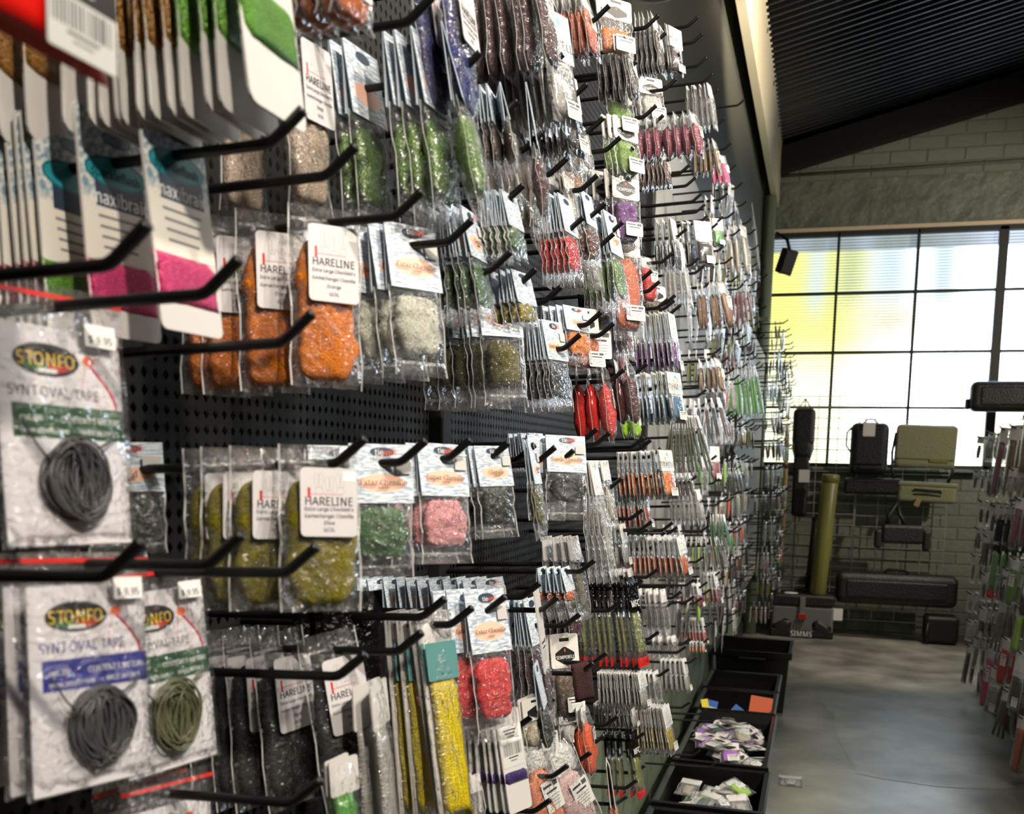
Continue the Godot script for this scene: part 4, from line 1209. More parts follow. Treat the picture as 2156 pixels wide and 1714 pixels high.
func loose(kind: String, fill: String, at: Vector3, rot: Vector3, words: String, w := 0.06, h := 0.085, grp := "") -> void:
	var r := {"k": kind, "c": fill, "t": h * 0.5, "b": h * 0.5, "w": w, "z": at.z * 3.0, "y": at.x, "d": words}
	var o := make_packet(r, true, 0.012, fill)
	o.name = numbered(NAMES[kind][0])
	add_child(o)
	o.position = at; o.rotation = rot
	tag(o, words, NAMES[kind][1], grp)

func build_tubs() -> void:
	mat("tub", Color(0.022, 0.023, 0.026), 0.30)
	mat("bluecard", Color(0.10, 0.34, 0.66), 0.5); mat("orangecard", Color(0.72, 0.30, 0.10), 0.6); mat("yellowcard", Color(0.86, 0.80, 0.22), 0.5); mat("tealfoam", Color(0.05, 0.24, 0.23), 0.7); mat("orchid", Color(0.64, 0.38, 0.76), 0.45)
	M["orchidfill"] = M.orchid; M["tealfill"] = M.tealfoam
	tub(-2.32, -2.74, -0.40, -0.105, 0.25, "black tub nearest the camera, cut by the bottom edge")
	tub(-2.80, -3.18, -0.40, -0.105, 0.25, "black tub of mixed packets with yellow ones in front")
	tub(-3.24, -3.93, -0.40, -0.115, 0.25, "black tub heaped with purple packets")
	tub(-3.97, -4.33, -0.42, -0.125, 0.25, "black tub with orange and blue cards in it")
	tub(-4.37, -4.73, -0.43, -0.125, 0.25, "empty black tub behind the one with the orange card")
	tub(-5.02, -5.42, -0.45, -0.09, 0.30, "taller empty black tub farthest from the camera")
	var q := RandomNumberGenerator.new(); q.seed = 5
	var pal := ["orchidfill", "orchidfill", "white", "orchidfill", "greywhite", "orchidfill", "tealfill", "orchidfill", "white", "lime", "orchidfill", "greywhite", "white", "orchidfill", "cream", "orchidfill"]
	var words := {"orchidfill": "purple", "white": "white", "greywhite": "silver", "tealfill": "teal", "lime": "lime", "cream": "cream"}
	var nth := {}
	for i in 46:
		var f: String = pal[i % pal.size()]
		var fx := q.randf(); var fz := q.randf()
		var heap := 0.195 + 0.09 * (1.0 - absf(fz - 0.35) * 1.4) * (1.0 - absf(fx - 0.5)) + 0.0012 * i
		nth[f] = nth.get(f, 0) + 1
		loose("semp" if i % 3 else "lens", f, Vector3(lerpf(-0.345, -0.165, fx), heap, lerpf(-3.29, -3.72, fz)), Vector3(-PI / 2 + q.randf_range(-0.4, 0.7), q.randf_range(-0.9, 0.9), q.randf_range(-0.4, 0.4)), "%s %s packet in the heaped purple tub" % [NTH[nth[f] - 1], words[f]], 0.062, 0.085, "packets heaped in the purple tub")
	for i in 8:
		loose("semp", "greywhite", Vector3(q.randf_range(-0.33, -0.17), 0.10 + 0.004 * i, q.randf_range(-3.70, -3.86)), Vector3(-PI / 2 + q.randf_range(-0.3, 0.6), q.randf_range(-0.9, 0.9), q.randf_range(-0.3, 0.3)), "%s clear packet at the back of the purple tub" % NTH[i], 0.05, 0.07, "clear packets at the back of the purple tub")
	var pal2 := ["greywhite", "tealfill", "cream", "lime", "orchidfill", "white", "greywhite", "slate", "cream", "white", "tealfill", "lime", "greywhite", "rose"]
	words["slate"] = "slate"; words["rose"] = "rose"
	var n2 := {}
	for i in 26:
		var f: String = pal2[i % pal2.size()]
		n2[f] = n2.get(f, 0) + 1
		loose("lens" if i % 2 else "clear", f, Vector3(lerpf(-0.335, -0.165, q.randf()), 0.135 + 0.0042 * i, lerpf(-2.88, -3.09, q.randf())), Vector3(-PI / 2 + q.randf_range(-0.3, 0.6), q.randf_range(-0.9, 0.9), q.randf_range(-0.4, 0.4)), "%s %s packet in the mixed tub" % [NTH[n2[f] - 1], words[f]], 0.06, 0.085, "packets in the mixed tub")
	for i in 3:
		var y := part("yellow_sheet", card_mesh(0.11, 0.07, 0.001, 0.001), M.yellowcard, self, Vector3(-0.32 + i * 0.055, 0.225 - i * 0.004, -2.845), Vector3(-1.1 + i * 0.1, 0.15, -0.1 * i))
		tag(y, "%s pale yellow sheet at the front of the mixed tub" % NTH[i], "sheet", "yellow sheets in the mixed tub")
	var oc := part("orange_card", card_mesh(0.085, 0.085, 0.0015, 0.002), M.orangecard, self, Vector3(-0.17, 0.30, -4.03), Vector3(-0.35, 0.1, -0.12))
	tag(oc, "square orange card leaning in a black tub", "card")
	for i in 2:
		var bc := base("blue_tag", [Vector3(-0.36, 0.262, -4.06), Vector3(-0.255, 0.245, -4.06)][i])
		bc.rotation = Vector3(-0.4, 0.0, [-0.15, -0.6][i])
		part("tag_top", card_mesh(0.04, 0.026, 0.001, 0.001), M.bluecard, bc)
		part("tag_foot", card_mesh(0.04, 0.022, 0.001, 0.001), M.paper, bc, Vector3(0, -0.026, 0))
		tag(bc, ["blue and white tag upright in the tub with the orange card", "blue and white tag lying tilted beside the orange card"][i], "tag")
	var yc := part("yellow_tag", card_mesh(0.03, 0.075, 0.001, 0.001), M.yellowcard, self, Vector3(-0.395, 0.27, -4.04), Vector3(-0.3, 0.5, 0.1))
	tag(yc, "yellow strip standing at the left of the tub with the orange card", "card")
	# the packet lying on the floor beside the tubs
	loose("clear", "white", Vector3(-0.045, 0.006, -3.93), Vector3(-PI / 2, 0.05, 0.0), "clear packet with white insert lying on the concrete floor", 0.085, 0.12)

# ------------------------------------------------------------------ bags and cases in front of the window wall
func wire_panel(x0: float, x1: float, y0: float, y1: float, words: String) -> void:
	var o := base("wire_panel", Vector3((x0 + x1) / 2, 0, -7.74))
	var st := st_new(); var w := x1 - x0
	var n := int(round(w / 0.152))
	for k in n + 1: box_into(st, Vector3(-w / 2 + k * w / n, (y0 + y1) / 2, 0), Vector3(0.005, y1 - y0, 0.005))
	var ws := part("vertical_wires", st.commit(), M.wire, o); ws.set_meta("kind", "stuff")
	var sh := st_new()
	var m := int(round((y1 - y0) / 0.0762))
	for k in m + 1: box_into(sh, Vector3(0, y0 + (y1 - y0) * k / m, 0.005), Vector3(w, 0.005, 0.005))
	var hs := part("horizontal_wires", sh.commit(), M.wire, o); hs.set_meta("kind", "stuff")
	tag(o, words, "rack")

func hang_tag(o: Node3D, at: Vector3, w := 0.075, h := 0.09) -> void:
	part("price_tag", card_mesh(w, h, 0.001, 0.004), M.paper, o, at)

func build_luggage() -> void:
	mat("wire", Color(0.62, 0.62, 0.60), 0.35, 0.4)
	mat("blackbag", Color(0.030, 0.033, 0.038), 0.55, 0.0, null, normal_tex(0.09, 4.0, 91, 128), 6.0, 0.5)
	mat("greybag", Color(0.36, 0.365, 0.36), 0.6); mat("olivebag", Color(0.47, 0.47, 0.34), 0.6, 0.0, null, normal_tex(0.09, 4.0, 92, 128), 6.0, 0.4)
	mat("olivetube", Color(0.42, 0.42, 0.20), 0.42); mat("buckle", Color(0.55, 0.12, 0.06), 0.4); mat("strap", Color(0.38, 0.38, 0.38), 0.6); mat("cork", Color(0.55, 0.46, 0.30), 0.7)
	wire_panel(-0.31, 0.252, 0.10, 1.70, "wire grid rack holding the black rod case on the left")
	wire_panel(0.26, 0.87, 0.10, 1.535, "wire grid rack holding the olive bag on the right")
	# SIMMS boat bag
	var z := -7.50
	var b := base("boat_bag", Vector3(-0.066, 0.0, z))
	part("body", rbox(Vector3(0.42, 0.20, 0.26), 0.02), M.greybag, b, Vector3(0, 0.125, 0))
	part("base_tray", rbox(Vector3(0.43, 0.06, 0.27), 0.015), M.blackbag, b, Vector3(0, 0.031, 0))
	for s in [-1.0, 1.0]:
		part("corner_guard", pillow(0.16, 0.10, 0.01, 4, 4, 0, 1, 0.1, true, 0.6), M.blackbag, b, Vector3(s * 0.155, 0.11, 0.130), Vector3(0, 0, s * -0.5))
	var lid := part("lid", rbox(Vector3(0.425, 0.085, 0.27), 0.022), M.blackbag, b, Vector3(0, 0.262, 0))
	var stp := part("strap", rbox(Vector3(0.036, 0.17, 0.008), 0.002, 1), M.strap, b, Vector3(0, 0.205, 0.141))
	sub("buckle", rbox(Vector3(0.056, 0.042, 0.014), 0.004, 1), M.buckle, stp, Vector3(0, 0.152, 0.146))
	part("handle", tube_mesh(PackedVector3Array([Vector3(-0.07, 0.30, 0), Vector3(-0.05, 0.325, 0), Vector3(0.05, 0.325, 0), Vector3(0.07, 0.30, 0)]), 0.010, 8), M.blackbag, b)
	part("lid_patch", lathe_mesh([[0.0, 0.003], [0.045, 0.002], [0.05, 0.0]], 16), M.paper, lid, Vector3(-0.085, 0.042, 0.04))
	part("lettering", letters([["SIMMS", 0.048, 0, 0.028]], 0.002), M.inkwhite, b, Vector3(0.0, 0.0, 0.137))
	tag(b, "grey and black boat bag with red buckle and SIMMS lettering on the floor", "bag")
	# fat olive rod tube standing on the boat bag
	var tb := base("rod_tube", Vector3(0.03, 0.305, -7.44)); tb.rotation = Vector3(0.02, 0, -0.055)
	part("tube", lathe_mesh([[0.0, 0.79], [0.052, 0.79], [0.056, 0.785], [0.056, 0.01], [0.05, 0.0], [0.0, 0.0]], 24), M.olivetube, tb)
	part("cap", lathe_mesh([[0.0, 0.842], [0.054, 0.842], [0.059, 0.836], [0.059, 0.79], [0.0, 0.79]], 24), M.olivetube, tb)
	tag(tb, "fat olive rod tube leaning against the wire rack", "tube")
	# club-shaped black case on the left
	var cc := base("rod_case", Vector3(-0.125, 0.84, -7.66))
	part("head", rbox(Vector3(0.155, 0.27, 0.08), 0.038, 4), M.blackbag, cc, Vector3(0, 0.635, 0))
	part("neck", pillow(0.16, 0.16, 0.085, 6, 6, 0, 2, 0.12, true, 0.35), M.blackbag, cc, Vector3(0, 0.56, 0))
	part("shaft", rbox(Vector3(0.108, 0.50, 0.07), 0.025, 3), M.blackbag, cc, Vector3(-0.005, 0.25, 0))
	part("cross_strap", rbox(Vector3(0.115, 0.07, 0.076), 0.02, 2), M.boardback, cc, Vector3(-0.005, 0.36, 0))
	for s in [-1.0, 0.0, 1.0]:
		part("hanger", tube_mesh(PackedVector3Array([Vector3(s * 0.045, 0.765, 0), Vector3(0, 0.84, -0.04)]), 0.004, 6), M.ink, cc)
	hang_tag(cc, Vector3(0.02, 0.335, 0.044))
	tag(cc, "club-shaped black rod case hanging against the window", "case")
	# black shell pack
	var sp := base("shell_pack", Vector3(0.325, 1.15, -7.64))
	part("shell", rbox(Vector3(0.255, 0.36, 0.10), 0.045, 4), M.blackbag, sp, Vector3(0, 0.18, 0))
	part("raised_panel", rbox(Vector3(0.19, 0.25, 0.03), 0.014, 2), M.blackbag, sp, Vector3(0, 0.19, 0.045))
	part("bumper", rbox(Vector3(0.13, 0.03, 0.02), 0.008, 2), M.boardback, sp, Vector3(0, 0.05, 0.056))
	part("side_strap", tube_mesh(PackedVector3Array([Vector3(-0.12, 0.33, 0.01), Vector3(-0.155, 0.29, 0.02), Vector3(-0.155, 0.20, 0.02), Vector3(-0.12, 0.15, 0.01)]), 0.006, 6), M.blackbag, sp)
	part("handle", tube_mesh(PackedVector3Array([Vector3(-0.05, 0.355, 0), Vector3(-0.02, 0.385, 0), Vector3(0.02, 0.385, 0), Vector3(0.05, 0.355, 0)]), 0.006, 6), M.blackbag, sp)
	part("hanger", tube_mesh(PackedVector3Array([Vector3(0.0, 0.38, 0), Vector3(0.005, 0.43, 0), Vector3(0.015, 0.44, -0.05)]), 0.003, 6), M.wire, sp)
	hang_tag(sp, Vector3(-0.01, 0.36, 0.066), 0.08, 0.095)
	tag(sp, "black hard shell pack with white price tag against the window", "pack")
	# olive messenger bag
	var ob := base("messenger_bag", Vector3(0.69, 1.20, -7.64)); ob.rotation.z = -0.03
	part("body", rbox(Vector3(0.40, 0.30, 0.08), 0.034, 4), M.olivebag, ob, Vector3(0, 0.15, 0))
	part("flap", rbox(Vector3(0.385, 0.23, 0.02), 0.009, 2), M.olivebag, ob, Vector3(0, 0.175, 0.040))
	part("piping", tube_mesh(PackedVector3Array([Vector3(-0.18, 0.285, 0.03), Vector3(0.18, 0.285, 0.03)]), 0.004, 6), M.olivebag, ob)
	part("patch", rbox(Vector3(0.12, 0.022, 0.004), 0.0015, 1), M.olivetube, ob, Vector3(0.09, 0.055, 0.048))
	part("shoulder_strap", tube_mesh(PackedVector3Array([Vector3(-0.20, 0.24, 0), Vector3(-0.215, 0.10, 0.01), Vector3(-0.205, -0.02, 0.01), Vector3(-0.18, -0.10, 0.0)]), 0.010, 6), M.blackbag, ob)
	part("shoulder_strap", tube_mesh(PackedVector3Array([Vector3(0.185, 0.05, 0), Vector3(0.19, -0.02, 0.01), Vector3(0.165, -0.09, 0.0)]), 0.012, 6), M.blackbag, ob)
	part("hanger", tube_mesh(PackedVector3Array([Vector3(-0.06, 0.30, 0), Vector3(-0.02, 0.33, 0), Vector3(0.05, 0.33, -0.02), Vector3(0.07, 0.31, -0.03)]), 0.003, 6), M.wire, ob)
	tag(ob, "olive messenger bag hanging against the window", "bag")
	# olive fly box bag below it
	var ol := base("chest_pack", Vector3(0.715, 0.965, -7.62)); ol.rotation.z = -0.03
	part("body", rbox(Vector3(0.38, 0.12, 0.12), 0.025, 3), M.olivebag, ol, Vector3(0, 0.06, 0))
	part("lid", rbox(Vector3(0.39, 0.03, 0.13), 0.012, 2), M.olivebag, ol, Vector3(0, 0.125, 0))
	part("handle", tube_mesh(PackedVector3Array([Vector3(-0.09, 0.075, 0.06), Vector3(-0.085, 0.09, 0.075), Vector3(0.085, 0.085, 0.075), Vector3(0.09, 0.07, 0.06)]), 0.006, 6), M.blackbag, ol)
	part("grab_loop", tube_mesh(PackedVector3Array([Vector3(-0.09, 0.055, 0.062), Vector3(0.0, 0.06, 0.07), Vector3(0.09, 0.05, 0.062)]), 0.005, 6), M.blackbag, ol)
	part("leather_tag", card_mesh(0.035, 0.06, 0.002, 0.004), M.cork, ol, Vector3(-0.045, 0.03, 0.075), Vector3(0, 0, -0.35))
	tag(ol, "olive chest pack with a black handle under the messenger bag", "pack")
	# black sling behind, waist pack, long case
	var sl := base("sling_pack", Vector3(0.36, 1.02, -7.62))
	part("body", rbox(Vector3(0.38, 0.11, 0.10), 0.02, 3), M.blackbag, sl, Vector3(0, 0.05, 0))
	part("lid", rbox(Vector3(0.37, 0.022, 0.106), 0.008, 2), M.boardback, sl, Vector3(0, 0.085, 0))
	tag(sl, "long black sling pack under the shell pack", "pack")
	var wp := base("waist_pack", Vector3(0.565, 0.68, -7.46))
	part("body", rbox(Vector3(0.27, 0.13, 0.12), 0.025, 3), M.blackbag, wp, Vector3(0, 0.07, 0))
	part("pocket", rbox(Vector3(0.05, 0.13, 0.09), 0.02, 2), M.boardback, wp, Vector3(-0.155, 0.035, 0.01))
	part("pocket", rbox(Vector3(0.045, 0.14, 0.08), 0.02, 2), M.boardback, wp, Vector3(0.155, 0.03, 0.01))
	part("belt", tube_mesh(PackedVector3Array([Vector3(-0.10, 0.13, 0), Vector3(-0.09, 0.20, 0), Vector3(-0.06, 0.25, -0.02), Vector3(-0.03, 0.29, -0.05)]), 0.016, 6), M.blackbag, wp)
	part("belt", tube_mesh(PackedVector3Array([Vector3(0.02, 0.13, 0), Vector3(-0.02, 0.20, 0), Vector3(-0.04, 0.28, -0.05)]), 0.014, 6), M.blackbag, wp)
	tag(wp, "black waist pack dangling on its belt below the olive pack", "pack")
	var lc := base("rod_case", Vector3(0.55, 0.24, -7.52))
	part("shell", rbox(Vector3(0.80, 0.22, 0.14), 0.05, 4), M.blackbag, lc, Vector3(0, 0.12, 0))
	part("raised_panel", rbox(Vector3(0.66, 0.12, 0.03), 0.012, 2), M.blackbag, lc, Vector3(0, 0.12, 0.062))
	part("handle", tube_mesh(PackedVector3Array([Vector3(-0.08, 0.23, 0), Vector3(-0.06, 0.255, 0), Vector3(0.06, 0.255, 0), Vector3(0.08, 0.23, 0)]), 0.009, 8), M.blackbag, lc)
	tag(lc, "long black rod case lying across the lower rack", "case")
	hang_tag(lc, Vector3(-0.375, -0.03, 0.06), 0.065, 0.085)
	var du := base("duffel_bag", Vector3(0.86, 0.0, -7.54))
	part("body", rbox(Vector3(0.22, 0.19, 0.20), 0.03, 3), M.boardback, du, Vector3(0, 0.10, 0))
	part("strap", tube_mesh(PackedVector3Array([Vector3(-0.08, 0.18, 0.08), Vector3(-0.10, 0.08, 0.11), Vector3(-0.09, 0.01, 0.11)]), 0.010, 6), M.blackbag, du)
	tag(du, "small black duffel on the floor under the right end of the long case", "bag")
	# long case hanging high at the right edge
	var hc := base("rod_case", Vector3(1.28, 1.57, -7.45))
	part("shell", rbox(Vector3(0.70, 0.20, 0.13), 0.045, 4), M.blackbag, hc, Vector3(0, 0.11, 0))
	part("raised_panel", rbox(Vector3(0.58, 0.12, 0.03), 0.012, 2), M.blackbag, hc, Vector3(0, 0.11, 0.058))
	part("end_clip", rbox(Vector3(0.03, 0.07, 0.04), 0.008, 2), M.boardback, hc, Vector3(-0.36, 0.06, 0.0))
	part("hanger", tube_mesh(PackedVector3Array([Vector3(0.0, 0.0, -0.04), Vector3(0.0, -0.03, -0.08), Vector3(0.0, -0.03, -0.30)]), 0.006, 6), M.wire, hc)
	tag(hc, "black rod case hanging high against the window at the right edge", "case")
	# cork handled stick and thin tube by the far end of the wall board
	place_hook(1.435, -7.22, "the cork-handled staff", -0.20)
	var sk := base("wading_staff", Vector3(-0.225, 0.44, -7.22)); sk.rotation.z = 0.0
	part("shaft", lathe_mesh([[0.0, 1.0], [0.016, 1.0], [0.018, 0.15], [0.0, 0.15]], 12), M.cork, sk)
	part("foot", lathe_mesh([[0.0, 0.15], [0.023, 0.15], [0.023, 0.03], [0.018, 0.0], [0.0, 0.0]], 12), M.blackbag, sk)
	tag(sk, "pale cork-handled staff hanging at the end of the wall board", "staff")
	var tt := base("rod_tube", Vector3(-0.03, 0.32, -7.60)); tt.rotation.z = -0.05
	part("tube", lathe_mesh([[0.0, 0.50], [0.03, 0.50], [0.03, 0.0], [0.0, 0.0]], 16), M.blackbag, tt)
	part("cap", lathe_mesh([[0.0, 0.52], [0.032, 0.52], [0.032, 0.50], [0.0, 0.50]], 16), M.ink, tt)
	tag(tt, "slim black rod tube beside the fat olive tube", "tube")

func build_small() -> void:
	# white lamp can and pipe at the head of the wall
	var pipe := base("downpipe", Vector3(-0.425, 0, -7.42))
	part("pipe", lathe_mesh([[0.0, 3.02], [0.045, 3.02], [0.045, 0.0], [0.0, 0.0]], 18), M.greenwall, pipe)
	part("bracket", rbox(Vector3(0.11, 0.03, 0.10), 0.006, 1), M.greenwall, pipe, Vector3(-0.02, 2.2, 0))
	tag(pipe, "green painted downpipe in the corner beside the window", "pipe")
	var can := base("ceiling_can", Vector3(-0.40, 2.22, -2.35))
	part("can", lathe_mesh([[0.0, 0.12], [0.05, 0.12], [0.055, 0.11], [0.055, 0.0], [0.046, 0.0], [0.044, 0.01], [0.0, 0.012]], 20), M.paper, can)
	part("rim", ring_at(0.055), M.ink, can, Vector3(0, 0.018, 0))
	tag(can, "white round can above the top row of hooks", "can")
	var cam := base("speaker", Vector3(-0.30, 2.62, -7.60)); cam.rotation = Vector3(0.3, 0.4, -0.2)
	part("box", rbox(Vector3(0.10, 0.17, 0.09), 0.012, 2), M.blackbag, cam)
	part("grille", rbox(Vector3(0.08, 0.14, 0.012), 0.004, 1), M.ink, cam, Vector3(0, 0, 0.046))
	part("bracket", tube_mesh(PackedVector3Array([Vector3(0, 0.08, -0.02), Vector3(-0.03, 0.14, -0.05), Vector3(-0.04, 0.16, -0.26)]), 0.012, 8), M.blackbag, cam)
	tag(cam, "black wall speaker beside the top of the window", "speaker")

